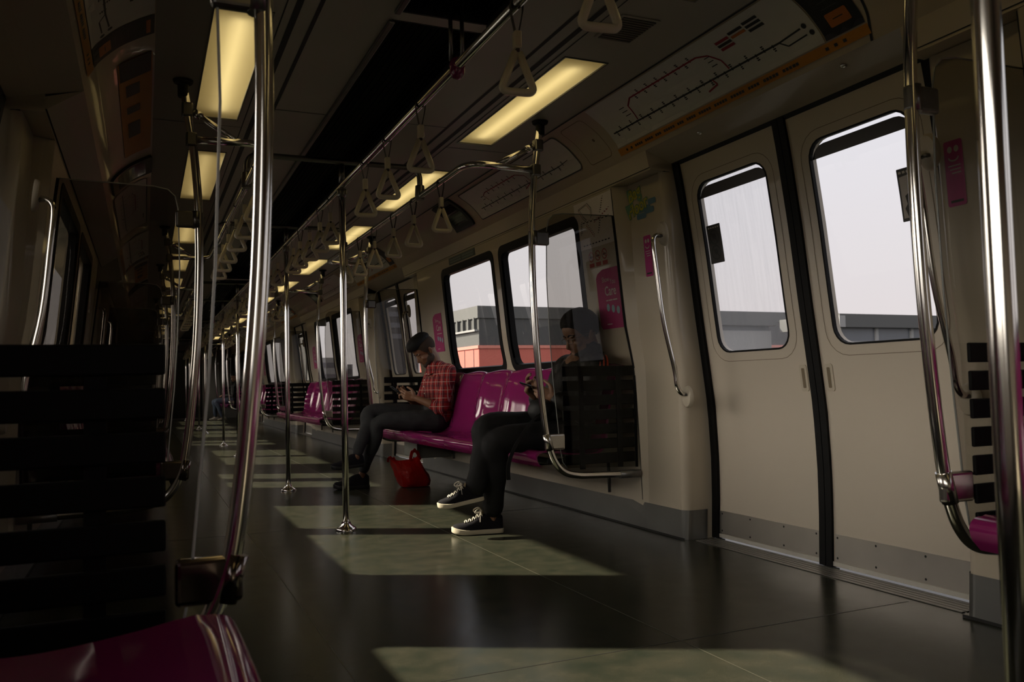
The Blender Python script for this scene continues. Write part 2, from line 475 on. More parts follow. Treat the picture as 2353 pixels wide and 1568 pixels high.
# ================================================================== side walls
JU = [0, .08, .17, .25, .33, .42, .50, .60, .72, .86, 1]
JZ = [0, .15, .30, .45, .66, .86, 1.096, 1.28, 1.48, 1.66, 1.851, 1.90]
def jamb(P0, P1, ya, yb, side, o=0.):
    """plan curve from the wall face (at ya) round a soft corner to the door pocket (at yb), o proud of it"""
    sg = 1 if yb > ya else -1
    def f(t, z, d=0.):
        xa, xb = prof_x(P0, z)[0]+.040*z-o, prof_x(P1, z)[0]+.01
        y0, y1 = ya, yb+sg*o; r = abs(y1-y0)
        if t < .6:      # quarter round
            a = t/.6*PI/2; p = Vector((xa+r*(1-math.cos(a)), y0+(y1-y0)*math.sin(a), z))
        else: p = Vector((xa+r+(xb-xa-r)*(t-.6)/.4, y1, z))
        return mirror(side, p)
    return f
nwin = 1
for side, sname in ((1, 'right'), (-1, 'left')):
    W = surf(WALLP, side); bm = bmesh.new(); bb = bmesh.new()
    for k in KS:
        a, b = bay(k); o = k*PITCH
        hs = [rrect(u0+o, u1+o, WZ[0], WZ[1], .05) for u0, u1 in WIN if u0+o > a and u1+o < b]
        ca = a+.045 if a > Y0 else a; cb = b-.045 if b < Y1 else b
        cuts = [ca]+([a+.338, a+.388] if ca > a else [])+([b-.388, b-.338] if cb < b else [])+[cb]
        for c0, c1 in zip(cuts[:-1], cuts[1:]):
            sheet(bm, [(c0, 0), (c1, 0), (c1, 1.855), (c0, 1.855)], W, [h for h in hs if c0 < h[0][0] < c1], 0, -.065, step=.1)
        if b > cb:
            grid(bm, jamb(WALLP, DOORP, cb, b-.004, side), JU, JZ)
        if ca > a:
            grid(bm, jamb(WALLP, DOORP, ca, a+.004, side), JU, JZ)
        for y in (a+.388, b-.388):
            if Y0 < y < Y1: quad(bm, y, y+.006, .15, .86, W, .0012, 1); [quad(bm, y, y+.006, z0, z1, W, .0012, 1) for z0, z1 in ((.86, 1.096), (1.096, 1.48), (1.48, 1.85))]
        # skirting
        sheet(bb, [(ca, 0), (cb, 0), (cb, .145), (ca, .145)], W, (), .004, None, step=.08)
        if b > cb: grid(bb, jamb(WALLP, DOORP, cb, b-.004, side, .004), JU[:-1], [0, .145])
        if ca > a: grid(bb, jamb(WALLP, DOORP, ca, a+.004, side, .004), JU[:-1], [0, .145])
        quad(bb, a, b, 0, .010, W, .006, 1)
    obj('wall_'+sname, bm, [M['cream'], M['dark']], smooth=True, label='cream %s side wall of the carriage, leaning inwards' % sname, cat='wall', kind='structure')
    obj('baseboard_'+sname, bb, [M['steel'], M['dark']], label='dull steel skirting along the %s wall' % sname, cat='skirting', kind='structure')
    # cove and the soffit under it
    C = cove(side); bm = bmesh.new()
    for s0, s1 in zip(CS[:-1], CS[1:]): quad(bm, Y0, Y1, s0, s1, C, 0)
    bmesh.ops.remove_doubles(bm, verts=bm.verts, dist=1e-5)
    cm = lambda x, z: x if side > 0 else ((2.09 if z > 1.94 else XW2)-x)
    def strip(y0, y1, p, q, mi=0):
        vs = [bm.verts.new((cm(v[0], v[2]), v[1], v[2])) for v in ((p[0], y0, p[1]), (p[0], y1, p[1]), (q[0], y1, q[1]), (q[0], y0, q[1]))]
        bm.faces.new(vs).material_index = mi
    for k in KS:
        a, b = bay(k)
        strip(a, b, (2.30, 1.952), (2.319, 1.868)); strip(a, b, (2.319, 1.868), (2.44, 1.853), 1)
        for y in (a, b):
            vs = [bm.verts.new((cm(v[0], v[2]), v[1], v[2])) for v in ((2.30, y, 1.952), (2.319, y, 1.868), (2.49, y, 1.868))]; bm.faces.new(vs)
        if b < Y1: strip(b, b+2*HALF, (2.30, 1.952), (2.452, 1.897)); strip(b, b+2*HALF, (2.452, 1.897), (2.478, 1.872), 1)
    obj('trim_1' if side > 0 else 'trim_2', bm, [M['cream'], M['dark']], smooth=True, label='curved cream cove between %s wall and ceiling' % sname, cat='cove', kind='structure')
    # windows
    for k in KS:
        a, b = bay(k); o = k*PITCH
        for j, (u0, u1) in enumerate(WIN):
            if u0+o < a or u1+o > b: continue
            t = empty('window_%d' % nwin, (0, 0, 0), None, None, None, 'structure'); nwin += 1
            bm = bmesh.new(); A, B = u0+o, u1+o
            sheet(bm, rrect(A-.012, B+.012, WZ[0]-.012, WZ[1]+.012, .07), W, [rrect(A+.038, B-.038, WZ[0]+.032, WZ[1]-.045, .05)], .004, -.012, step=.1)
            inner = dense(rrect(A+.038, B-.038, WZ[0]+.032, WZ[1]-.045, .05), .1); n = len(inner)
            fr = [bm.verts.new(W(u, v, .004)) for u, v in inner]; bk = [bm.verts.new(W(u, v, -.052)) for u, v in inner]
            for i in range(n): bm.faces.new((fr[i], fr[(i+1) % n], bk[(i+1) % n], bk[i]))
            obj('frame', bm, M['rubber'], t)
            bm = bmesh.new(); sheet(bm, rrect(A+.035, B-.035, WZ[0]+.029, WZ[1]-.042, .05), W, (), -.05, None, step=.12)
            obj('glass', bm, M['wglass'], t)
            tag(t, 'black framed %s side window, %s pane of seat bay %d' % (sname, 'near' if j == 0 else 'far', k+2), 'window')

# ================================================================== doors
M['door'] = mat('door_panel', (.57, .51, .425), .36, var=.05, scale=2, coat=.15)
def make_door(side, yc, glassL, glassR, full):
    D = surf(DOORP, side)
    t = empty('door_1', (0, 0, 0), None, None, None, 'structure')
    for s in (1, -1):     # s=+1 the far leaf
        u = lambda v: yc+s*v
        srt = lambda a, b: (min(u(a), u(b)), max(u(a), u(b)))
        a, b = srt(.036, .752); w0, w1 = srt(.132, .628)
        leaf = empty('door_leaf'); leaf.parent = t
        bm = bmesh.new(); hole = rrect(w0, w1, .930, 1.757, .075)
        sheet(bm, [(a, .022), (b, .022), (b, 1.89), (a, 1.89)], D, [hole], 0, -.035, step=.09)
        obj('panel', bm, M['door'], leaf, smooth=True)
        bm = bmesh.new()   # raised surround line
        ro, ri = dense(rrect(w0-.048, w1+.048, .882, 1.800, .11), .12), dense(rrect(w0-.045, w1+.045, .885, 1.797, .108), .12)
        sheet(bm, rrect(w0-.048, w1+.048, .882, 1.800, .11), D, [rrect(w0-.0455, w1+.0455, .8845, 1.7975, .108)], .001, None, step=.12)
        obj('groove', bm, M['slot'], leaf)
        bm = bmesh.new()
        sheet(bm, rrect(w0-.005, w1+.005, .925, 1.762, .08), D, [rrect(w0+.003, w1-.003, .933, 1.754, .072)], .002, -.014, step=.1)
        obj('gasket', bm, M['rubber'], leaf)
        bm = bmesh.new(); sheet(bm, rrect(w0, w1, .930, 1.757, .075), D, (), -.013, None, step=.12)
        obj('glass', bm, glassL if s > 0 else glassR, leaf)
        bm = bmesh.new()
        lo, hi = 1.685, 1.738
        pts = [(w0+.003, lo), (w1-.003, lo)]+[p for p in rrect(w0+.003, w1-.003, 1.2, hi, .07) if p[1] > lo]
        sheet(bm, pts, D, (), -.0105, -.0125, step=.1); obj('tint_band', bm, M['band'], leaf)
        bm = bmesh.new(); k0, k1 = srt(.045, .735)
        sheet(bm, [(k0, .030), (k1, .030), (k1, .142), (k0, .142)], D, (), .003, -.001, step=.1)
        for du in (.06, .26, .49, .70):
            for z in (.045, .128): disc(bm, (u(du), z), .005, D, .0045, 1, 8)
        obj('kick_plate', bm, [M['kick'], M['dark']], leaf)
        bm = bmesh.new(); sheet(bm, [(a, .010), (b, .010), (b, .028), (a, .028)], D, (), .006, -.02, step=.1); obj('bottom_rail', bm, mat('door_bottom_rail', (.62, .60, .55), .35, .3), leaf)
        p0, p1 = srt(.052, .096)
        bm = bmesh.new(); sheet(bm, rrect(p0, p1, .737, .853, .012), D, (), .004, 0, step=.03); hnd = obj('pull_handle', bm, M['pull'], leaf)
        bm = bmesh.new(); sheet(bm, rrect(p0+.013, p1-.013, .752, .838, .004), D, (), .0048, None, step=.03); obj('recess', bm, M['slot'], hnd)
        # edge seals: centre and jamb
        bm = bmesh.new(); s0, s1 = srt(.002, .036); sheet(bm, [(s0, .004), (s1, .004), (s1, 1.893), (s0, 1.893)], D, (), .012, -.03, step=.1); obj('seal', bm, M['rubber'], leaf)
        bm = bmesh.new(); s0, s1 = srt(.722, .768); sheet(bm, [(s0, .004), (s1, .004), (s1, 1.893), (s0, 1.893)], D, (), .016, -.03, step=.1); obj('seal', bm, M['rubber'], leaf)
    return t
nd = 1
for side in (1, -1):
    for k in range(0, 4):
        yc = DC+k*PITCH
        dirty = side > 0 and k == 0
        t = make_door(side, yc, M['dglass'] if dirty else M['dglass2'], M['dglass2'], k == 0)
        t.name = 'door_%d' % nd; nd += 1
        tag(t, '%s sliding carriage doors with two windowed leaves, %s doorway from the camera' % ('right' if side > 0 else 'left', ORD[k]), 'door')
        bm = bmesh.new()
        for j in range(5):
            x = 2.50+j*.026
            vs = [(x, yc-.74, .0012), (x+.018, yc-.74, .0012), (x+.018, yc+.74, .0012), (x, yc+.74, .0012)]
            box(bm, vs[0] if side > 0 else (XW2-x-.018, yc-.74, .0002), ((x+.018, yc+.74, .0035) if side > 0 else (XW2-x, yc+.74, .0035)))
        obj('threshold', bm, M['sill'], None, label='ribbed metal threshold of the %s %s doorway' % (ORD[k], 'right' if side > 0 else 'left'), cat='threshold', kind='structure')

# outer body of the carriage: roof and eaves
bm = bmesh.new(); prof = [(2.70, 1.91), (2.72, 2.0), (2.55, 2.25), (2.1, 2.42), (1.0, 2.48), (-.1, 2.42), (-.57, 2.25), (-.74, 2.0), (-.72, 1.91)]
a = [bm.verts.new((x, Y0-.06, z)) for x, z in prof]; b = [bm.verts.new((x, Y1+.06, z)) for x, z in prof]
for i in range(len(prof)-1): bm.faces.new((a[i], a[i+1], b[i+1], b[i]))
obj('roof', bm, mat('roof_skin', (.3, .3, .3), .5), None, label='outer roof skin of the carriage', cat='roof', kind='structure')
for side, sname in ((1, 'right'), (-1, 'left')):     # closed panels above doors and windows, behind the cove
    bm = bmesh.new()
    vs = [(2.46, 1.89), (2.70, 1.89), (2.70, 1.96), (2.46, 1.96)]
    q = [[bm.verts.new(mirror(side, Vector((x, y, z)))) for x, z in vs] for y in (Y0, Y1)]
    for i in range(4): bm.faces.new((q[0][i], q[0][(i+1) % 4], q[1][(i+1) % 4], q[1][i]))
    for k in KS:
        a, b = bay(k)
        box(bm, mirror(side, Vector((2.325 if side > 0 else 2.69, a, 1.857))), mirror(side, Vector((2.69 if side > 0 else 2.325, b, 1.95))))
    obj('trim_3' if side > 0 else 'trim_4', bm, M['cream'], None, label='closed panel above the %s doors and windows' % sname, cat='panel', kind='structure')

# end walls
bm = bmesh.new(); box(bm, (-.7, Y0-.06, 0), (2.68, Y0, 2.3)); obj('wall_back', bm, M['cream'], label='cream end wall behind the camera', cat='wall', kind='structure')
bm = bmesh.new()
ef = lambda x, z, d=0.: Vector((x, Y1-d, z))
sheet(bm, [(-.7, 0), (2.68, 0), (2.68, 2.3), (-.7, 2.3)], ef, [rrect(.55, 1.52, .02, 1.95, .05)], 0, -.06, step=.2)
obj('wall_front', bm, mat('dark_end_wall', (.10, .095, .085), .5), label='dark far end wall with a gangway opening', cat='wall', kind='structure')
bm = bmesh.new()
for a, b in (((.5, Y1+.06, 0), (.55, Y1+1.6, 2.0)), ((1.52, Y1+.06, 0), (1.57, Y1+1.6, 2.0)), ((.5, Y1+.06, 1.95), (1.57, Y1+1.6, 2.0)), ((.5, Y1+.06, -.06), (1.57, Y1+1.6, .0)), ((.5, Y1+1.6, 0), (1.57, Y1+1.65, 2.0))): box(bm, a, b)
obj('gangway_tunnel', bm, M['rubber'], label='dark rubber gangway beyond the far end wall', cat='gangway', kind='structure')
# ================================================================== poles, rails, straps, screens, seats
WSY = lambda k: (1.63+k*PITCH+PITCH-3.6, 1.63+(k+1)*PITCH)      # (near, far) screen planes of bay k
def ws_planes(k): return (3.93+k*PITCH, 7.53+k*PITCH)
POLEY = lambda k: (4.735+k*PITCH, 6.80+k*PITCH)
RX = {1: 1.50, -1: .515}

# ---- centre poles
def make_pole():
    t = empty('grab_pole')
    bm = bmesh.new(); tube(bm, [(0, 0, .012), (0, 0, .7), (0, 0, 1.4), (0, 0, 1.93)], .0185, 16); obj('tube', bm, M['chrome'], t)
    bm = bmesh.new(); tube(bm, [(0, 0, 1.968), (0, 0, 2.02), (0, 0, 2.072)], .0165, 14); obj('upper_stem', bm, M['darkchrome'], t)
    bm = bmesh.new(); lathe(bm, [(.060, 0), (.060, .007), (.054, .014), (.030, .030), (.024, .048), (.0188, .050)], 24); obj('base_flange', bm, M['chrome'], t, smooth=True)
    bm = bmesh.new(); lathe(bm, [(.019, 1.885), (.025, 1.89), (.028, 1.90), (.028, 1.928), (.026, 1.932)], 20); obj('rail_collar', bm, M['darkchrome'], t, smooth=True)
    return t
pole0 = make_pole()
plab = {(-1, 1): 'thick out of focus steel pole closest to the camera at the right edge', (0, 0): 'straight steel floor pole beside the sunlit patch and seated man in black',
        (0, 1): 'straight steel floor pole beyond the man in the plaid shirt'}
first = True
for k in KS:
    for j, y in enumerate(POLEY(k)):
        if y < 0: continue
        x = XC
        if (k, j) == (-1, 1): y = .752
        o = pole0 if first else dup(pole0, (x, y, 0)); o.location = (x, y, 0); first = False
        lab = plab.get((k, j), 'slim straight steel floor pole far down the aisle')
        tag(o, lab, 'pole', 'far aisle poles' if 'far down' in lab else 'aisle poles')

# ---- crossbars over the aisle, bent down onto the side rails
cb0 = None
for k in range(0, 4):
    for j, y in enumerate(POLEY(k)):
        if cb0 is None:
            cb0 = empty('overhead_crossbar', (XC, y, 0)); bm = bmesh.new(); a, b = RX[-1]-XC, RX[1]-XC
            tube(bm, fillet([(a, 0, 1.93), (a, 0, 2.09), (b, 0, 2.09), (b, 0, 1.93)], .07, 8), .0165, 12); obj('tube', bm, M['darkchrome'], cb0)
            for x in (a, b):
                bm = bmesh.new(); lathe(bm, [(.018, 1.99), (.027, 1.985), (.030, 1.93), (.026, 1.90)], 14, (x, 0, 0)); obj('sleeve', bm, M['darkchrome'], cb0, smooth=True)
            o = cb0
        else: o = dup(cb0, (XC, y, 0))
        lab = {(0, 0): 'dark overhead crossbar joined to the nearest aisle pole', (0, 1): 'dark overhead crossbar above the second aisle pole'}.get((k, j), 'dark overhead crossbar far down the carriage')
        tag(o, lab, 'crossbar', 'overhead crossbars' if k == 0 else 'far overhead crossbars')

# ---- rails
t = empty('overhead_rail', (XC, 0, 1.95), 'long steel ceiling rail along the middle of the aisle', 'rail', 'overhead rails')
bm = bmesh.new(); tube(bm, [(0, Y0+.1, 0), (0, 6, 0), (0, 14, 0), (0, Y1-.1, 0)], .0165, 14); obj('tube', bm, M['chrome'], t)
for k in range(-1, 4):
    for dy in (2.80, 2.80+PITCH/2+.08):
        y = dy+k*PITCH
        if y < Y0+.2 or (dy > 3): continue
        bm = bmesh.new()
        for s in (-1, 1): tube(bm, [(s*.022, y, .015), (s*.022, y, .232)], .008, 8)
        obj('support', bm, M['darkchrome'], t)
        bm = bmesh.new(); lathe(bm, [(.002, -.05), (.016, -.045), (.026, -.03), (.030, 0), (.026, .02), (.012, .032)], 14, (0, y, 0)); obj('joint', bm, M['magenta'], t, smooth=True)  # magenta reflection of the seats put in as the joint's own colour
M['polishedL'] = mat('polished_block_dark_reflection', (.20, .17, .16), .12, 1., var=.05)  # left clamps: same polished metal, darkened to imitate the dark reflection on them
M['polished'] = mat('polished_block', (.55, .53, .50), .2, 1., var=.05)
WSP = [(1.912, 2.165), (1.893, 2.03), (1.873, 1.9), (1.858, 1.74), (1.850, 1.6), (1.848, 1.34), (1.858, 1.03), (1.879, .755), (1.905, .53)]
WSB = [(1.905, .53), (1.93, .435), (1.962, .372), (2.01, .330), (2.08, .312), (2.165, .306), (2.46, .298)]
for side, sn in ((1, 'right'), (-1, 'left')):
    for k in range(-1, 4):
        y0, y1 = ws_planes(k)
        if k == -1: y0 = Y0+.2
        sx = side; rx = RX[side]; wx = 1.878 if side > 0 else 2*XC-1.878; z = 1.915
        t = empty('overhead_rail', (rx, (y0+y1)/2, z), None, 'rail', 'overhead rails')
        L = (y1-y0)/2; dx = wx-rx
        bm = bmesh.new(); tube(bm, fillet([(dx-.015*sx, -L, 0), (0, -L, .008), (0, L, .008), (dx-.015*sx, L, 0)], .13, 8), .0170, 14); obj('tube', bm, M['chrome'], t)
        for yy in ([-L, L] if k >= 0 else [L]):
            bm = bmesh.new(); a, b = Vector((dx*.42, yy, .012)), Vector((dx-.01*sx, yy, .125))
            tube(bm, [a, a.lerp(b, .5), b], .0135, 12); tube(bm, [a.lerp(b, .82), b], .018, 12); obj('brace', bm, M['chrome'], t)
        lab = {(1, -1): 'steel ceiling rail over the right seats beside the camera', (1, 0): 'steel ceiling rail over the seated men, bent at the screen', (-1, -1): 'steel ceiling rail over the left seats of the camera bay',
               (-1, 0): 'steel ceiling rail over the left seats behind the tinted screen'}.get((side, k), 'steel ceiling rail over the %s seats, far down the carriage' % sn)
        tag(t, lab)

# ---- hanging straps with triangular grips
M['belt'] = mat('strap_belt', (.028, .020, .014), .7, var=.2, scale=40)
M['grip'] = mat('strap_grip', (.58, .53, .42), .4, var=.06, scale=14, coat=.2)
def make_strap():
    t = empty('hanging_strap')
    bm = bmesh.new()
    pts = [(-.0035, 0, -.098), (-.019, 0, -.02), (-.017, 0, .008), (-.009, 0, .0178), (0, 0, .0195), (.009, 0, .0178), (.017, 0, .008), (.019, 0, -.02), (.0035, 0, -.098)]
    vs = [[bm.verts.new((x, y, z)) for y in (-.011, .011)] for x, _, z in spline(pts, 4)]
    for a, b in zip(vs[:-1], vs[1:]): bm.faces.new((a[0], a[1], b[1], b[0]))
    box(bm, (-.005, -.0095, -.152), (.005, .0095, -.128))
    obj('belt', bm, M['belt'], t)
    bm = bmesh.new(); box(bm, (-.0115, -.0155, -.140), (.0115, .0155, -.086), .004); obj('buckle', bm, M['grip'], t)
    bm = bmesh.new()
    tri = fillet([(-.001, 0, -.150), (-.056, 0, -.272), (.056, 0, -.272), (.001, 0, -.150)], .028, 6)
    tri = [(-.006, 0, -.150)]+tri[1:-1]+[(.006, 0, -.150)]
    tube(bm, tri, [.0102]*len(tri), 10, flat=1.2); tube(bm, [(-.014, 0, -.153), (.014, 0, -.153)], .0095, 10)
    obj('grip', bm, M['grip'], t)
    return t
strap0 = make_strap(); first = True
cen = [1.77, 2.27, 3.24, 3.76, 4.19, 5.07, 5.40, 5.77, 6.14, 6.45, 7.25]
allc = [(y, i) for i, y in enumerate(cen)]
def put(x, y, z, lab, g, rot):
    global first
    o = strap0 if first else dup(strap0, (x, y, z)); o.location = (x, y, z); first = False
    o.rotation_euler = (rot, random.uniform(-.02, .02), random.uniform(-.15, .15)); tag(o, lab, 'grab strap', g)
for k in range(0, 4):
    for i, y in enumerate(cen):
        yy = y+k*PITCH
        if yy > Y1-.5: continue
        if k == 0: lab = 'cream triangular grab handle on the centre rail, %s from the camera' % ORD[i]; g = 'grab handles on the centre rail'
        else: lab = 'small grab handle far along the centre rail'; g = 'far grab handles on the centre rail'
        put(XC, yy, 1.95, lab, g, [.03, .0, .03, .02, .03][i % 5])
for side, sn in ((1, 'right'), (-1, 'left')):
    for k in range(0, 4):
        for i, y in enumerate([4.36, 4.87, 5.32, 5.83, 6.27, 6.72]):
            if k == 0: lab = 'grab handle on the %s rail over the seats, %s from the near screen' % (sn, ORD[i]); g = 'grab handles on the %s rail' % sn
            else: lab = 'small grab handle far along the %s rail' % sn; g = 'far grab handles on the %s rail' % sn
            put(RX[side], y+k*PITCH, 1.922, lab, g, 0)

# ---- glazed screens at the ends of the seat rows
def make_screen(side, inner, near=False):
    """inner=+1 when the seats are on the +y side"""
    t = empty('glass_screen'); m = lambda x: x if side > 0 else 2*XC-x-max(0, x-2.0)*.185
    P = lambda x, y, z: Vector((m(x)-XC, y, z))
    bm = bmesh.new(); tube(bm, [P(x, 0, z) for x, z in spline([(a, 0, b) for a, b in WSP], 4) for x, z in [(x, z)]] if False else [P(v.x, 0, v.z) for v in spline([(a, 0, b) for a, b in WSP]+[(a, 0, b) for a, b in WSB[1:]], 5)], .0178, 16)
    obj('pole', bm, M['chrome'], t)
    bm = bmesh.new(); tube(bm, [P(2.335, 0, .3005), P(2.46, 0, .298)], .0225, 14); obj('foot_socket', bm, M['steel'], t)
    bm = bmesh.new(); lathe(bm, [(.021, -.075), (.023, -.07), (.024, -.02), (.040, -.012), (.044, .0)], 16, P(1.912, 0, 2.176)); obj('ceiling_cap', bm, M['rubber'], t, smooth=True)
    for z, w in ((2.045, .032), (1.912, .032)):
        x = 1.878 if z < 2 else 1.895
        bm = bmesh.new(); box(bm, P(x, 0, z)+Vector((-.024, -.024, -w)), P(x, 0, z)+Vector((.024, .024, w)), .008)
        obj('rail_clamp', bm, M['darkchrome'], t)
    # pane: follows the pole at 8 cm, rounded corners, ends at the wall
    poly = [(2.020, .352), (2.440, .335), (2.443, .86), (2.394, 1.096), (2.357, 1.48), (2.334, 1.70), (2.03, 1.694), (1.975, 1.683), (1.946, 1.655), (1.934, 1.60), (1.928, 1.34), (1.938, 1.03), (1.952, .80), (1.972, .58), (1.982, .46), (1.995, .385)]
    f = lambda u, v, d=0.: P(u, d, v)
    bm = bmesh.new(); sheet(bm, poly, f, (), 0, None, step=.3); obj('pane', bm, M['tint'] if side > 0 else M['tintL'], t)
    bm = bmesh.new(); edge = [(x, z) for x, z in poly[5:]]+[poly[0]]
    tube(bm, [P(x, 0, z) for x, z in [poly[5]]+edge[1:]], .0028, 6); obj('edge', bm, mat('screen_edge', (.60, .62, .60) if side < 0 else (.20, .21, .20), .25, var=.1), t)  # left edges coloured paler to imitate the bright line along the glass rim
    bm = bmesh.new(); tube(bm, [P(x+.004, 0, z) for x, z in poly[1:6]], .007, 6); obj('edge_seal', bm, M['rubber'], t)
    # clamps
    for (z, x0, x1, h) in ((1.555, 1.852, 1.945, .037), (.492 if side > 0 else .458, 1.915, 2.008, .042)):
        bm = bmesh.new(); tl = -.05 if z < 1 else 0
        a = [P(x0-.022, 0, z), P(x1, 0, z)]
        lo, hi = Vector((min(a[0].x, a[1].x), -.014, z-h)), Vector((max(a[0].x, a[1].x), .014, z+h))
        box(bm, lo, hi, .010, 3)
        tube(bm, [P(x0+(.006 if z > 1 else -.012), 0, z+h), P(x0+(.006 if z > 1 else .010), 0, z-h)], .0215, 14)
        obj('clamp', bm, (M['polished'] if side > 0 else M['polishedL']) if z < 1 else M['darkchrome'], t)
    # slatted back-board on the seat side
    bm = bmesh.new()
    for i in range(7):
        z = .884-.0775*i; a, b = P(2.008 if side > 0 else 2.020, inner*.006, z-.0545), P(2.440, inner*.018, z)
        box(bm, (min(a.x, b.x), min(a.y, b.y), a.z), (max(a.x, b.x), max(a.y, b.y), b.z), .004)
    for x in ((2.10, 2.13), (2.33, 2.36)) if not near else ((2.33, 2.36),):
        a, b = P(x[0], inner*.001, .34), P(x[1], inner*.008, .88); box(bm, (min(a.x, b.x), min(a.y, b.y), a.z), (max(a.x, b.x), max(a.y, b.y), b.z))
    obj('slat_board', bm, M['slat'], t)
    return t
protos = {}
for k in range(-1, 4):
    for j, y in enumerate(ws_planes(k)):
        if k == -1 and j == 0: continue
        for side, sn in ((1, 'right'), (-1, 'left')):
            key = (side, j); dx = {(-1, 1, 1): .075, (-1, 1, -1): -.012}.get((k, j, side), 0)
            if key not in protos: protos[key] = make_screen(side, 1 if j == 0 else -1); o = protos[key]
            else: o = copy_tree(protos[key])
            o.location = (XC+dx, y, 0)
            lab = {(-1, 1, 1): 'tinted glass screen with curved pole at the right edge, beside the doors', (-1, 1, -1): 'large tinted glass screen with curved pole, in front of the camera',
                   (0, 0, 1): 'tinted glass screen with curved pole in front of the man in black', (0, 1, 1): 'glass screen with curved pole behind the man in the plaid shirt',
                   (0, 0, -1): 'left glass screen across the first doorway, seen through the near screen', (0, 1, -1): 'left glass screen at the far end of the second seat row'}.get((k, j, side), 'small glass screen far down the %s side' % sn)
            tag(o, lab, 'screen', 'glass screens' if k <= 0 else 'far glass screens')

# ---- seats
SP = 7; SW = .487
SPROF = [(1.872, .372), (1.853, .392), (1.846, .418), (1.855, .436), (1.880, .445), (1.93, .440), (2.02, .425), (2.12, .415), (2.19, .416), (2.235, .430), (2.262, .462), (2.285, .54), (2.315, .68), (2.350, .80), (2.382, .868), (2.398, .885), (2.412, .886)]
def make_seat(side):
    m = (lambda x: x-2.0) if side > 0 else (lambda x: 2.0-x)
    t = empty('passenger_seat')
    def part(i0, i1, name):
        bm = bmesh.new(); n = 12; hw = SW/2-.0015; rows = []
        sp = spline([(a, 0, b) for a, b in SPROF[i0:i1]], 3)
        for ip, p in enumerate(sp):
            row = []
            for q in range(n+1):
                u = -1+2*q/n; e = abs(u)**4; hz = (p.z-.372)/.51
                x, z = p.x, p.z
                if p.z > .46: x -= .020*e*min(1, (p.z-.46)*8); z += .016*(1-u*u)*max(0, (hz-.55))/.45
                else:
                    z += .006*e*(1 if x > 1.90 else .2)
                    if x < 1.9: x += .004*u*u
                row.append((x, u*hw, z))
            rows.append(row)
        vf = [[bm.verts.new((m(x), y, z)) for x, y, z in r] for r in rows]
        def back(x, z): return (x+.010, z-.010) if z < .47 else (x+.014, z-.002)
        vb = [[bm.verts.new((m(back(x, z)[0]), y, back(x, z)[1])) for x, y, z in r] for r in rows]
        R, Cn = len(rows), n+1
        for i in range(R-1):
            for q in range(n):
                bm.faces.new((vf[i][q], vf[i][q+1], vf[i+1][q+1], vf[i+1][q])); bm.faces.new((vb[i][q], vb[i+1][q], vb[i+1][q+1], vb[i][q+1]))
        for i in range(R-1):
            for q in (0, n): bm.faces.new((vf[i][q], vf[i+1][q], vb[i+1][q], vb[i][q]))
        for i in (0, R-1):
            for q in range(n): bm.faces.new((vf[i][q], vf[i][q+1], vb[i][q+1], vb[i][q]))
        obj(name, bm, M['magenta'], t, smooth=True)
    part(0, 11, 'seat_pan'); part(10, len(SPROF), 'backrest')
    return t
seatR = {}
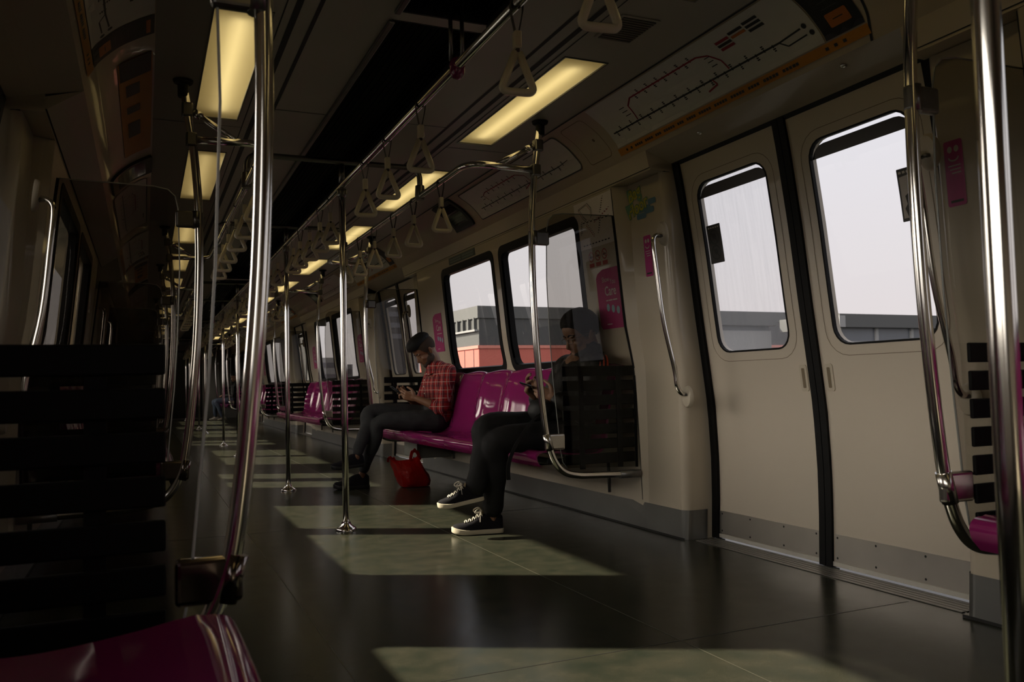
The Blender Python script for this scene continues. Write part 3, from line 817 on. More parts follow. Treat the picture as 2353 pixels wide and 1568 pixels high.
for side, sn in ((1, 'right'), (-1, 'left')):
    for k in range(-1, 4):
        ya, yb = ws_planes(k); y0 = ya+.022
        if k == -1: y0 = yb-(.20 if side < 0 else .17)-7*SW
        for i in range(7):
            y = y0+(i+.5)*SW
            if y < Y0+.3: continue
            if k == -1 and side < 0 and y < .45: continue
            if side not in seatR: seatR[side] = make_seat(side); o = seatR[side]
            else: o = copy_tree(seatR[side])
            o.location = (2.0 if side > 0 else XW2+.01-2.0-(.010 if k == -1 else 0), y, 0)
            if k == 0 and side > 0:
                lab = ['magenta moulded seat under the man in black, against the screen', 'empty magenta seat next to the man in black', 'third magenta seat from the near screen, empty with bright reflection', 'fourth magenta seat from the near screen, in the middle of the row',
                       'magenta seat just this side of the man in plaid', 'magenta seat under the man in the plaid shirt', 'last magenta seat beyond the man in plaid'][i]; g = 'magenta seats of the right row'
            elif k == -1 and side < 0: lab, g = ['', '', '', '', 'magenta seat on the camera row, third from the near screen', 'magenta seat on the camera row, second from the near screen', 'dark magenta seat in the bottom left corner before the near screen'][i], 'magenta seats of the camera row'
            elif k == -1: lab, g = 'magenta seat of the right row level with the camera, ' + ORD[6-i] + ' from the screen', 'magenta seats opposite the camera'
            elif k == 1 and side > 0: lab, g = 'magenta seat in the right row beyond the second doorway, %s from its near screen' % ORD[i], 'magenta seats beyond the second doorway'
            else: lab, g = 'magenta seat of the %s rows, small and far down the carriage' % sn, 'far magenta seats on the %s' % sn
            tag(o, lab, 'seat', g)
        # frame under the row
        t = empty('seat_frame', (2.0 if side > 0 else XW2-2.0, (ya+yb)/2, 0))
        m = (lambda x: x-2.0) if side > 0 else (lambda x: 2.0-x)
        L0, L1 = y0-(ya+yb)/2+.03, y0+7*SW-(ya+yb)/2-.03
        def bx(bm, x0, x1, a, b, z0, z1, bev=0): box(bm, (min(m(x0), m(x1)), a, z0), (max(m(x0), m(x1)), b, z1), bev)
        bm = bmesh.new(); bx(bm, 1.93, 1.965, L0, L1, .372, .402, .004); bx(bm, 2.20, 2.235, L0, L1, .372, .402, .004); obj('beam', bm, M['black'], t)
        for yy in (L0+.25, (L0+L1)/2+.42, L1-.45):
            bm = bmesh.new(); bx(bm, 1.94, 2.455, yy-.02, yy+.02, .345, .373, .004); obj('bracket', bm, M['black'], t)
            bm = bmesh.new(); tube(bm, [(m(2.44), yy, .36), (m(2.445), yy, .165)], .010, 10); obj('strut', bm, M['steel'], t)
        lab = {(1, 0): 'black beam frame under the magenta seats of the two men', (1, -1): 'black beam frame under the right seats by the camera', (-1, -1): 'black beam frame under the camera seat row'}.get((side, k), 'black beam frame under a far %s seat row' % sn)
        tag(t, lab, 'seat frame', 'seat frames')
# equipment box under the far end of the row
t = empty('equipment_box', (2.27, 7.12, .18), 'grey box under the far seats behind the red bag', 'box')
bm = bmesh.new(); box(bm, (-.14, -.2, 0), (.17, .2, .17), .008); obj('body', bm, mat('grey_box', (.16, .16, .14), .5), t)
bm = bmesh.new(); box(bm, (-.15, -.212, 0), (-.135, -.19, .172), .003); obj('edge_strip', bm, M['steel'], t)

# ---- grab handles on the door pillars
def make_handle(side):
    W = surf(WALLP, side); t = empty('grab_bar'); base = W(0, 0.0, 0); m = 1 if side > 0 else -1
    def p(y, z, d): return W(y, z, d)-Vector((W(0, 1.1, 0).x, 0, 0))
    pts = [p(.030, 1.512, .012), p(.034, 1.520, .035), p(.030, 1.505, .062), p(.024, 1.465, .072), p(.018, 1.35, .074), p(.010, 1.1, .074), p(.0, .86, .072), p(-.004, .775, .066), p(-.006, .735, .045), p(-.006, .728, .010)]
    bm = bmesh.new(); tube(bm, spline(pts, 5), .0115, 12); obj('bar', bm, M['chrome'], t)
    for (yc, zc, h, zo) in ((.028, 1.525, .062, .02), (-.004, .715, .055, -.02)):
        bm = bmesh.new()
        rings = []
        for r, d in ((1., .002), (.96, .012), (.8, .020), (.3, .022)):
            rings.append([bm.verts.new(p(yc+.042*r*math.cos(2*PI*q/20), zc+zo*(1-r)+h*r*math.sin(2*PI*q/20), d)) for q in range(20)])
        for a, b in zip(rings[:-1], rings[1:]):
            for q in range(20): bm.faces.new((a[q], a[(q+1) % 20], b[(q+1) % 20], b[q]))
        bm.faces.new(rings[-1]); obj('mount', bm, M['pull'], t, smooth=True)
        bm = bmesh.new(); q = p(yc, zc+(-.012 if zc > 1 else .012), .024); lathe(bm, [(.017, -.006), (.017, .003), (.013, .006)], 12, q); obj('collar', bm, M['darkchrome'], t)
    return t
hp = {}
for side, sn in ((1, 'right'), (-1, 'left')):
    for k in range(-1, 4):
        a, b = bay(k)
        for j, y in ((0, a-.085+.0), (1, b+.085)):
            yy = a+.085-.15+.0 if False else (a-.0 if j == 0 else b)
            yy = a+ -.085 if j == 0 else b+.085
            if (k == -1 and j == 0) or (k == 3 and j == 1): continue
            yy = (a-.07) if j == 0 else (b+.07)
            if side not in hp: hp[side] = make_handle(side); o = hp[side]
            else: o = copy_tree(hp[side])
            o.location = (surf(WALLP, side)(0, 1.1, 0).x, a-.085 if j == 0 else b-.075, 0)
            lab = {(1, 0, 0): 'steel grab handle on the pillar between screen and doors', (1, -1, 1): 'dark steel grab handle on the pillar right of the doors', (1, 0, 1): 'steel grab handle by the second doorway, behind the plaid man\'s screen',
                   (-1, 0, 0): 'steel grab handle on the left pillar, seen through the tinted screen'}.get((side, k, j), 'steel grab handle on a far %s door pillar' % sn)
            tag(o, lab, 'grab handle', 'pillar grab handles')
# ================================================================== posters, maps, stickers
def col(name, c, r=.45, coat=0.): 
    if name not in M: M[name] = mat(name, c, r, var=.06, scale=12, coat=coat)
    return M[name]
PAPER = col('map_paper', (.68, .69, .67)); INK = col('map_ink', (.012, .014, .014)); RED = col('map_red', (.30, .012, .03)); AMB = col('warning_amber', (.50, .22, .015))
PINK = col('poster_magenta', (.42, .016, .16)); WHITE = col('print_white', (.62, .58, .56)); ORANGE = col('print_orange', (.50, .16, .02)); SKYB = col('print_blue', (.32, .50, .58))
GREEN = col('plate_green', (.035, .055, .045)); BAGY = col('sticker_yellow', (.48, .44, .04)); BAGG = col('sticker_green', (.12, .26, .16)); BAGB = col('sticker_blue', (.10, .22, .34)); LILAC = col('print_lilac', (.35, .25, .40))
MAPM = [PAPER, INK, RED, AMB, ORANGE, WHITE]
def sx(X):
    for i in range(len(COVE)-1):
        (a, _), (b, _) = COVE[i], COVE[i+1]
        if b <= X <= a: return CS[i]+(CS[i+1]-CS[i])*(a-X)/(a-b)
    return 0
def stations(bm, f, ya, yb, s, n, mi, rng, up=.012, w=.016, d=.0042):
    for i in range(n):
        y = ya+(yb-ya)*(i+.5)/n; sg = 1 if i % 2 else -1
        quad(bm, y-.003, y+.003, s-.007, s+.007, f, d, mi)
        for q in range(2):
            L = w*rng.uniform(.6, 1.); o = s+sg*(up+.0085*q)
            quad(bm, y-L/2, y+L/2, o-.0028, o+.0028, f, d, 1)
def facing(side, dy):
    """the left side is the right one turned round, so its layout runs the other way along the door"""
    c = cove(side)
    return c if side > 0 else (lambda y, s, d=0.: c(2*(DC+dy)-y, s, d))
def door_map(side, dy, rng):
    f = facing(side, dy); bm = bmesh.new()
    Y = lambda y: y+dy
    sheet(bm, [(Y(2.27), sx(2.262)), (Y(3.72), sx(2.262)), (Y(3.70), sx(2.056)), (Y(2.27), sx(2.056))], f, (), .003, None, step=.02)
    s0 = sx(2.212)
    def line(pts, w, mi, d=.004):
        for a, b in zip(pts[:-1], pts[1:]): seg2(bm, (Y(a[0]), sx(a[1])), (Y(b[0]), sx(b[1])), w, f, d, mi, 3)
    line([(3.675, 2.212), (2.45, 2.212)], .008, 1); line([(2.45, 2.212), (2.33, 2.205)], .007, 1); line([(2.45, 2.212), (2.42, 2.232), (2.32, 2.228)], .006, 1)
    line([(3.44, 2.208), (3.42, 2.14), (3.36, 2.112), (2.84, 2.112), (2.78, 2.13), (2.745, 2.17), (2.74, 2.207)], .008, 2)
    line([(2.86, 2.212), (2.85, 2.232), (2.92, 2.240)], .008, 2)
    stations(bm, f, Y(3.67), Y(2.46), s0, 25, 1, rng); stations(bm, f, Y(3.34), Y(2.86), sx(2.112), 12, 2, rng)
    for y in (3.44, 3.43, 2.755):
        for X in (2.135, 2.155, 2.175): quad(bm, Y(y)+.02, Y(y)+.055, sx(X)-.002, sx(X)+.002, f, .0042, 1)
    for y, X in ((2.31, 2.203), (2.295, 2.228)): disc(bm, (Y(y), sx(X)), .011, f, .0045, 1)
    for (a, b, X, mi) in ((2.62, 2.70, 2.108, 2), (2.53, 2.61, 2.100, 1), (2.44, 2.52, 2.095, 1), (2.62, 2.70, 2.124, 1), (2.53, 2.61, 2.118, 4), (2.44, 2.52, 2.113, 1), (2.62, 2.70, 2.140, 2), (2.44, 2.52, 2.131, 1)):
        quad(bm, Y(a), Y(b), sx(X)-.0065, sx(X)+.0065, f, .0042, mi)
    return bm
for side, sn in ((1, 'right'), (-1, 'left')):
    for k in range(0, 4):
        rng = random.Random(k+side*10); dy = k*PITCH; f = facing(side, dy)
        near = k == 0
        which = 'the first' if near else ('the second' if k == 1 else 'a far')
        obj('route_map', door_map(side, dy, rng), MAPM, None, label='rail route map panel above %s %s doors' % (which, sn), cat='map', group='door route maps')
        bm = bmesh.new(); sheet(bm, [(2.08+dy, sx(2.285)+.001), (3.73+dy, sx(2.285)+.001), (3.73+dy, sx(2.265)), (2.08+dy, sx(2.265))], f, (), .003, None, step=.02)
        y = 3.66
        sc = (sx(2.285)+sx(2.265))/2
        while y > 2.15:      # dark marks of the multilingual warning, too small to read
            w = rng.choice([.02, .05, .07, .09]); 
            if rng.random() < .75:
                n = max(1, int(w/.016))
                for q in range(n): quad(bm, y+dy-w*(q+.75)/n, y+dy-w*q/n, sc-.006, sc+.006, f, .0042, 1)
            y -= w+.022
        obj('warning_strip', bm, [AMB, INK], None, label='amber warning strip under the map of %s %s doors' % (which, sn), cat='strip', group='amber warning strips')
        bm = bmesh.new(); sheet(bm, [(2.085+dy, sx(2.262)), (2.262+dy, sx(2.262)), (2.262+dy, sx(2.056)), (2.085+dy, sx(2.056))], f, (), .003, None, step=.02)
        sheet(bm, rrect(2.12+dy, 2.215+dy, sx(2.243), sx(2.205), .006), f, (), .0042, None, step=.02, mi=1)
        quad(bm, 2.145+dy, 2.19+dy, sx(2.224)-.002, sx(2.224)+.002, f, .005, 0)
        for i in range(4): quad(bm, 2.14+dy, 2.21+dy, sx(2.19-.022*i)-.002, sx(2.19-.022*i)+.002, f, .0042, 2)
        quad(bm, 2.11+dy, 2.23+dy, sx(2.085), sx(2.07), f, .0042, 1)
        obj('safety_sign', bm, [M['black'], ORANGE, col('sign_grey', (.05, .05, .05))], None, label='black safety sign with orange panel above %s %s doors' % (which, sn), cat='sign', group='black safety signs')
        # hatch beside the map
        bm = bmesh.new(); o = rrect(3.79+dy, 4.03+dy, sx(2.272), sx(2.075), .03); i_ = rrect(3.794+dy, 4.026+dy, sx(2.272)+.004, sx(2.075)-.004, .027)
        sheet(bm, o, f, [i_], .002, None, step=.02, mi=1); sheet(bm, i_, f, (), .0015, None, step=.02); disc(bm, (3.86+dy, sx(2.195)), .010, f, .005, 1, 12)
        obj('hatch_cover', bm, [M['cream'], M['slot']], None, label='cream hatch with a small lock beside %s %s door map' % (which, sn), cat='hatch', group='cove hatches')
        if 4.1+dy < Y1-2 and (side > 0 or k > 0):
            # framed line map above the seats
            bm = bmesh.new(); dd = dy
            o = rrect(4.11+dd, 5.66+dd, sx(2.268), sx(2.075), .03)
            sheet(bm, o, f, (), .003, None, step=.02)
            i_ = rrect(4.116+dd, 5.654+dd, sx(2.268)+.006, sx(2.075)-.006, .026); sheet(bm, o, f, [i_], .005, None, step=.02, mi=1)
            s1, s2 = sx(2.222), sx(2.150)
            seg2(bm, (5.55+dd, s1), (4.33+dd, s1), .005, f, .0045, 1, 2); seg2(bm, (4.33+dd, s1), (4.20+dd, sx(2.214)), .004, f, .0045, 1)
            for a, b in (((5.35, 2.20), (5.37, 2.165)), ((5.37, 2.165), (5.32, 2.150)), ((5.32, 2.150), (4.80, 2.150)), ((4.80, 2.150), (4.72, 2.18)), ((4.72, 2.18), (4.70, 2.22)), ((4.70, 2.22), (4.82, 2.240))):
                seg2(bm, (a[0]+dd, sx(a[1])), (b[0]+dd, sx(b[1])), .0055, f, .0045, 2, 2)
            stations(bm, f, 5.54+dd, 4.24+dd, s1, 22, 1, rng, d=.005); stations(bm, f, 5.30+dd, 4.82+dd, s2, 11, 2, rng, d=.005)
            for X in (2.165, 2.185): quad(bm, 5.38+dd, 5.42+dd, sx(X)-.002, sx(X)+.002, f, .005, 1)
            quad(bm, 4.40+dd, 4.56+dd, sx(2.10)-.003, sx(2.10)+.003, f, .005, 1)
            obj('line_map', bm, [PAPER, INK, RED], None, label='framed rail line map on the cove over %s %s seat row' % (which, sn), cat='map', group='line maps over the seats')
            bm = bmesh.new(); sheet(bm, rrect(5.80+dd, 6.18+dd, sx(2.268), sx(2.055), .012), f, (), .016, .0, step=.02)
            t = obj('display_screen', bm, M['black'], None, label='dark display panel on the cove beyond %s %s line map' % (which, sn), cat='screen', group='dark cove displays')
            bm = bmesh.new(); sheet(bm, rrect(5.84+dd, 6.14+dd, sx(2.24), sx(2.09), .008), f, (), .0168, None, step=.02); obj('panel', bm, mat('display_glass', (.01, .012, .012), .08), t)
# seam and small plate past the end of the nearest right map
f = cove(1); bm = bmesh.new()
for i in range(len(CS)-1): seg2(bm, (2.045+.05*(1-CS[i]/CLEN)**3, CS[i]), (2.045+.05*(1-CS[i+1]/CLEN)**3, CS[i+1]), .010, f, .002, 0, 1)
obj('cove_joint', bm, [M['dark']], None, label='dark joint line across the cove beside the black safety sign', cat='joint')
bm = bmesh.new(); sheet(bm, rrect(1.78, 1.98, sx(2.17), sx(2.07), .006), f, (), .003, None, step=.02); 
for i in range(5): quad(bm, 1.79, 1.97, sx(2.16-.017*i)-.002, sx(2.16-.017*i)+.002, f, .004, 1)
obj('notice_plate', bm, [M['black'], col('sign_grey2', (.08, .08, .075))], None, label='small dark notice plate high on the cove at the top right', cat='plate')
# adverts on the left cove between map and hatch
for k in range(0, 3):
    f = cove(-1); dy = k*PITCH
    bm = bmesh.new(); sheet(bm, rrect(3.60+dy, 5.05+dy, sx(2.19), sx(2.06), .015), f, (), .003, None, step=.02)
    for i, (a, b) in enumerate(((3.9, 4.05), (4.2, 4.3), (4.45, 4.7))): quad(bm, a+dy, b+dy, sx(2.165), sx(2.11), f, .004, 1)
    quad(bm, 3.60+dy, 3.82+dy, sx(2.185), sx(2.065), f, .004, 1)
    obj('advert_panel', bm, [AMB, INK], None, label='yellow advert panel on the left cove, ' + ['first beyond the tinted screens', 'second down the carriage', 'far down the carriage'][k], cat='advert', group='left cove adverts')

WR = surf(WALLP, 1)
def care_poster(y0, z0, W, full):
    """magenta courtesy poster; y0 is its far edge, reading direction towards the camera"""
    bm = bmesh.new(); w, h = .245, .335
    pts = [(y0, z0+.02), (y0, z0+h-.045), (y0-.02, z0+h-.02), (y0-.08, z0+h), (y0-w, z0+h), (y0-w, z0), (y0-.02, z0)]
    sheet(bm, [(p[0], p[1]) for p in pts][::-1], W, (), .0022, None, step=.05)
    text(bm, 'Show', y0-.065, z0+.262, .042, W, .0034, 1, sx=.85); text(bm, 'You', y0-.150, z0+.246, .042, W, .0034, 1, sx=.85)
    text(bm, 'Care', y0-.085, z0+.185, .074, W, .0034, 1, sx=.82, grow=.012)
    for i, (a, b) in enumerate(((.09, .115), (.12, .16), (.165, .21))): quad(bm, y0-b, y0-a, z0+.154, z0+.161, W, .0034, 1)
    for i in range(3): disc(bm, (y0-.105-.052*i, z0+.118-.010*i), .017, W, .0034, 2, 14, .022)
    quad(bm, y0-.13, y0-.075, z0+.022, z0+.028, W, .0034, 1)
    return bm
for k, lab in ((0, 'magenta courtesy poster reading Show You Care behind the near screen'), (1, 'magenta courtesy poster beyond the second doors'), (2, 'magenta courtesy poster far down the right wall')):
    obj('courtesy_poster', care_poster(4.188+k*PITCH, 1.095, WR, True), [PINK, WHITE, SKYB], None, label=lab, cat='poster', group='courtesy posters')
for k, lab in ((0, 'magenta courtesy poster behind the head of the man in plaid'), (1, 'magenta courtesy poster at the far end of the second row'), (2, 'tiny magenta courtesy poster far away')):
    bm = care_poster(7.17+k*PITCH, 1.095, WR, True); obj('courtesy_poster', bm, [PINK, WHITE, SKYB], None, label=lab, cat='poster', group='courtesy posters')
def wall_map(y0, W):
    bm = bmesh.new(); rng = random.Random(3); a, b, z0, z1 = y0, y0+.43, 1.565, 1.842
    sheet(bm, [(a, z0), (b, z0), (b, z1), (a, z1)], W, (), .002, None, step=.05)
    C = [((.38, 1.80), (.34, 1.75)), ((.34, 1.75), (.30, 1.72)), ((.38, 1.80), (.28, 1.815)), ((.28, 1.815), (.24, 1.78)), ((.24, 1.78), (.24, 1.73)), ((.10, 1.82), (.14, 1.74)), ((.05, 1.75), (.22, 1.70)), ((.06, 1.71), (.36, 1.72)), ((.36, 1.72), (.37, 1.65)), ((.30, 1.70), (.22, 1.62)), ((.14, 1.72), (.18, 1.63))]
    for i, (p, q) in enumerate(C):
        n = 7
        for j in range(n):
            t0, t1 = j/n, (j+.55)/n; A, B = Vector(p), Vector(q)
            u, v = A.lerp(B, t0), A.lerp(B, t1); seg2(bm, (a+u.x, u.y), (a+v.x, v.y), .006, W, .003, 2 if i % 3 == 0 else 1)
            quad(bm, a+u.x-.016, a+u.x-.004, u.y+.006, u.y+.009, W, .003, 1)
    for i in range(9): quad(bm, a+.06+i*.035, a+.08+i*.035, 1.585, 1.592, W, .003, 1)
    return bm
obj('network_map', wall_map(3.925, WR), [col('poster_white', (.80, .76, .78)), INK, RED], None, label='white rail network map on the wall above the near screen', cat='map')
def no_sign(y0, W):
    bm = bmesh.new()
    sheet(bm, rrect(y0-.225, y0, 1.448, 1.555, .01), W, (), .002, None, step=.05)
    for i in range(3):
        y = y0-.038-.075*i; disc(bm, (y, 1.515), .030, W, .003, 1, 20, hole=.78); seg2(bm, (y+.019, 1.536), (y-.019, 1.494), .006, W, .0032, 1)
        quad(bm, y-.016, y+.016, 1.509, 1.519, W, .0028, 2); quad(bm, y-.028, y+.028, 1.455, 1.478, W, .003, 1)
    return bm
obj('prohibition_sticker', no_sign(4.25, WR), [col('sticker_cream', (.50, .45, .36)), col('sticker_red', (.36, .03, .02)), INK], None, label='sticker with three red prohibition circles above the courtesy poster', cat='sticker')
def emoji(y0, z0, W):
    bm = bmesh.new(); w, h = .068, .215
    sheet(bm, rrect(y0-w, y0, z0, z0+h, .008), W, (), .002, None, step=.05)
    for dx in (.022, .046): disc(bm, (y0-dx, z0+.186), .009, W, .003, 1, 12, .011)
    pts = [(y0-.034+.018*math.cos(math.radians(a)), z0+.160+.012*math.sin(math.radians(a))) for a in range(180, 361, 30)]
    for a, b in zip(pts[:-1], pts[1:]): seg2(bm, a, b, .005, W, .003, 1)
    for i, z in enumerate((.130, .118, .106)): quad(bm, y0-.058, y0-.012-.006*i, z0+z, z0+z+.004, W, .003, 1)
    quad(bm, y0-.058, y0-.012, z0+.012, z0+.020, W, .003, 2)
    return bm
PM = [col('sticker_pink', (.50, .03, .25)), WHITE, INK]
obj('face_sticker', emoji(3.752, 1.345, WR), PM, None, label='narrow pink winking face sticker beside the pillar grab handle', cat='sticker', group='winking face stickers')
obj('face_sticker', emoji(1.93, 1.345, WR), PM, None, label='narrow pink winking face sticker at the right edge behind the screen', cat='sticker', group='winking face stickers')
for k in (1, 2): obj('face_sticker', emoji(3.752+k*PITCH-2.0-.07, 1.345, WR), PM, None, label='tiny pink sticker on a far right pillar', cat='sticker', group='far pink stickers')
bm = bmesh.new(); y0 = 3.872
for (s, u, v, sz) in (('Bag', y0-.012, 1.755, .095), ('Floor', y0-.004, 1.672, .095)):
    text(bm, s, u, v, sz, WR, .0024, 1, rot=.22, sx=.92, grow=.075); text(bm, s, u, v, sz, WR, .0034, 0, rot=.22, sx=.92, grow=.020)
for i, (a, b, z) in enumerate(((.075, .165, 1.672), (.10, .21, 1.705), (.15, .24, 1.690), (.19, .262, 1.732))): sheet(bm, rrect(y0-b, y0-a, z-.018+.0, z+.012, .010), WR, (), .0019, None, step=.05, mi=2)
obj('floor_sticker', bm, [BAGY, BAGG, BAGB], None, label='yellow lettered Bag Floor sticker on the pillar panel', cat='sticker')
bm = bmesh.new(); sheet(bm, [(5.985, 1.795), (6.58, 1.795), (6.58, 1.850), (5.985, 1.850)], WR, (), .003, 0, step=.05)
for a, b in ((6.02, 6.26), (6.30, 6.55)):
    for z in (1.806, 1.826): quad(bm, a, b, z, z+.012, WR, .0042, 1)
obj('window_plate', bm, [GREEN, col('plate_line', (.14, .19, .16))], None, label='dark green plate above the far window near the plaid man', cat='plate')

DR = surf(DOORP, 1)
def lean_sticker():
    bm = bmesh.new(); y0, y1, z0, z1 = 3.262, 3.366, 1.362, 1.548
    sheet(bm, rrect(y0, y1, z0, z1, .004), DR, (), -.0085, None, step=.05)
    for z in (1.488, 1.414): disc(bm, ((y0+y1)/2+.002, z), .036, DR, -.0077, 1, 20, hole=.82); seg2(bm, (y1-.026, z+.024), (y0+.028, z-.024), .006, DR, -.0072, 1); disc(bm, ((y0+y1)/2, z+.004), .014, DR, -.0072, 1, 10)
    for i in range(5): quad(bm, y0+.012+i*.017, y0+.022+i*.017, 1.531, 1.537, DR, -.0072, 2)
    return bm
obj('window_sticker', lean_sticker(), [col('decal_back', (.035, .033, .03)), col('decal_ring', (.012, .012, .012)), WHITE], None, label='dark sticker with two circles on the far door leaf window', cat='sticker', group='door window stickers')
def figure_sticker():
    bm = bmesh.new(); y0, y1, z0, z1 = 2.125, 2.225, 1.358, 1.550
    sheet(bm, rrect(y0, y1, z0, z1, .003), DR, (), -.0085, None, step=.05)
    sheet(bm, [(y1-.008, 1.37), (y1-.008, 1.52), (y0+.03, 1.525), (y1-.05, 1.495), (y1-.042, 1.46), (y1-.024, 1.45), (y1-.03, 1.42), (y1-.018, 1.405), (y1-.03, 1.37)][::-1], DR, (), -.0077, None, step=.06, mi=1)
    for i in range(5): quad(bm, y0+.012+i*.017, y0+.024+i*.017, 1.531, 1.540, DR, -.0072, 1)
    return bm
obj('window_sticker', figure_sticker(), [col('decal_back', (.035, .033, .03)), WHITE], None, label='black and white figure sticker on the near door leaf window', cat='sticker', group='door window stickers')

# small bright studs under the door header
for i, y in enumerate((3.14, 2.27)):
    bm = bmesh.new(); lathe(bm, [(.013, 0), (.012, -.004), (.006, -.008), (.001, -.009)], 14)
    obj('header_stud', bm, M['chrome'], None, smooth=True, label=['shiny stud under the header, farther one over the right doors', 'shiny stud under the header, nearer one over the right doors'][i], cat='stud', group='header studs', at=(2.345, y, 1.934))

# ================================================================== outside
M['redwall'] = mat('salmon_cladding', (.40, .10, .08), .7, var=.05, scale=.3)
M['greywall'] = mat('grey_cladding', (.040, .042, .045), .6, var=.08, scale=.3)
M['greyband'] = mat('grey_parapet', (.062, .065, .068), .6, var=.06, scale=.3)
M['palewall'] = mat('pale_wall', (.22, .225, .235), .7, var=.05, scale=.2)
M['glasswall'] = mat('dark_glazing', (.09, .10, .12), .3, var=.2, scale=.4)
M['land'] = mat('distant_land', (.028, .030, .025), .9, var=.3, scale=.05)
bm = bmesh.new(); v = [bm.verts.new(p) for p in ((-300, -200, -7), (400, -200, -7), (400, 500, -7), (-300, 500, -7))]; bm.faces.new(v)
obj('ground', bm, M['land'], None, label='dim land far below the elevated track', cat='ground', kind='structure')
def block(name, corner, dirs, sizes, z0, z1, m, parent):
    c = Vector(corner); u, v = Vector(dirs[0]).normalized()*sizes[0], Vector(dirs[1]).normalized()*sizes[1]
    bm = bmesh.new(); lo = [c, c+u, c+u+v, c+v]
    a = [bm.verts.new((p.x, p.y, z0)) for p in lo]; b = [bm.verts.new((p.x, p.y, z1)) for p in lo]
    for i in range(4): bm.faces.new((a[i], a[(i+1) % 4], b[(i+1) % 4], b[i]))
    bm.faces.new(a[::-1]); bm.faces.new(b)
    return obj(name, bm, m, parent)
# factory with a salmon base, its corner in view through window one; long face runs away to the right
AX, AY = Vector((1, .04, 0)).normalized(), Vector((-.04, 1, 0)).normalized()
t = empty('factory_building', (21.9, 55.9, -7), 'grey factory with salmon red base, seen through the seat bay windows', 'building')
def fb(name, x0, y0, sx_, sy_, z0, z1, m): return block(name, AX*x0+AY*y0, (AX, AY), (sx_, sy_), z0+7, z1+7, m, t)
fb('base', 0, 0, 70, 12.5, -7, 3.40, M['redwall']); fb('upper_storey', .06, .06, 69.9, 12.4, 3.40, 5.55, M['greywall']); fb('parapet', -.08, -.08, 70.2, 12.7, 5.55, 6.42, M['greyband'])
fb('cornice', -.10, -.10, 70.2, 12.7, 3.36, 3.58, mat('salmon_trim', (.45, .16, .13), .6))
for i in range(9): fb('pilaster', -.14, .5+i*1.05, .25, .22, 4.75, 5.60, M['greyband'])
fb('ledge', -.22, .2, .3, 10, 4.60, 4.74, M['palewall'])
fb('seam', -.03, 2.6, .05, .06, -7, 3.3, M['greywall']); fb('seam', -.03, .9, .05, .06, -7, 3.3, M['greywall'])
# pale depot buildings behind the door windows
def shed(c, L, top, fas, glz, lab, g=None):
    t = empty('depot_building', (c[0], c[1], -7), lab, 'building', g)
    block('wall', (0, 0, 0), (AX, AY), (L, 4), 0, top-fas-glz+7, M['palewall'], t)
    block('glazing', AX*.1+AY*.1, (AX, AY), (L-.2, 3.8), top-fas-glz+7, top-fas+7, M['glasswall'], t)
    block('roof_fascia', -AX*.25-AY*.3, (AX, AY), (L+.5, 4.6), top-fas+7, top+7, M['greyband'], t)
    for i in range(int(L/2.9)): block('column', AX*(i*2.9-.05)-AY*.02, (AX, AY), (.2, .2), top-fas-glz+7, top-fas+7, M['palewall'], t)
    block('end_pillar', -AX*.30-AY*.32, (AX, AY), (.45, .2), top-fas+7, top-.1+7, M['palewall'], t)
    return t
shed((35.4, 35.4), 26, 4.24, .74, .76, 'pale grey depot with columns, seen through the near door leaf window')
shed((25.2, 40.2), 9.9, 4.45, .5, .3, 'hazy depot roof, seen through the dirty far door leaf window')
for (x, y, sx_, sy_, top, lab) in ((31.2, 117, 3.2, 9, 12.2, 'distant grey block seen through the second doors'), (34.6, 122, 3.4, 9, 8.0, 'distant lower grey block seen through the second doors'),
        (22.4, 118, 2.4, 8, 5.0, 'distant grey block on the skyline of the second seat bay'), (25.2, 124, 3.2, 8, 4.2, 'distant low block on the skyline of the second seat bay'), (23.6, 136, 1.6, 8, 10.2, 'slim far tower on the skyline of the second seat bay')):
    t = empty('far_block', (x, y, -7), lab, 'building'); block('walls', (0, 0, 0), (AX, AY), (sx_, sy_), 0, top+7, M['palewall'] if top < 9 else M['greywall'], t)
    for q in range(3): block('window_band', -AY*.05+AX*.2, (AX, AY), (sx_-.4, .1), top+7-1.4-q*1.6, top+7-.7-q*1.6, M['glasswall'], t)
# ================================================================== people
V3 = Vector
def limb(bm, pts, rad, seg=14, n=5, flat=1.0, side=None):
    """tapering closed tube through joints; flat scales the axis perpendicular to 'side'"""
    pts = [V3(p) for p in pts]; P = spline(pts, n); R = []
    for i in range(len(P)):
        t = i/(len(P)-1)*(len(rad)-1); k = min(int(t), len(rad)-2); R.append(rad[k]+(rad[k+1]-rad[k])*(t-k))
    # rounded ends
    d0 = (P[0]-P[1]).normalized(); d1 = (P[-1]-P[-2]).normalized()
    A = [(P[0]+d0*R[0]*math.sin(a), R[0]*math.cos(a)) for a in (1.45, 1.0, .5)]
    B = [(P[-1]+d1*R[-1]*math.sin(a), R[-1]*math.cos(a)) for a in (.5, 1.0, 1.45)]
    Q = [a[0] for a in A]+P+[b[0] for b in B]; RR = [a[1] for a in A]+R+[b[1] for b in B]
    T, N = frames(Q)
    if side is not None:
        s = V3(side)
        N = [(s-t*s.dot(t)).normalized() for t in T]
    rings = []
    for i, p in enumerate(Q):
        Bn = T[i].cross(N[i])
        rings.append([bm.verts.new(p+N[i]*RR[i]*math.cos(2*PI*k/seg)+Bn*RR[i]*flat*math.sin(2*PI*k/seg)) for k in range(seg)])
    for a, b in zip(rings[:-1], rings[1:]):
        for k in range(seg): bm.faces.new((a[k], a[(k+1) % seg], b[(k+1) % seg], b[k]))
    bm.faces.new(rings[0][::-1]); bm.faces.new(rings[-1])
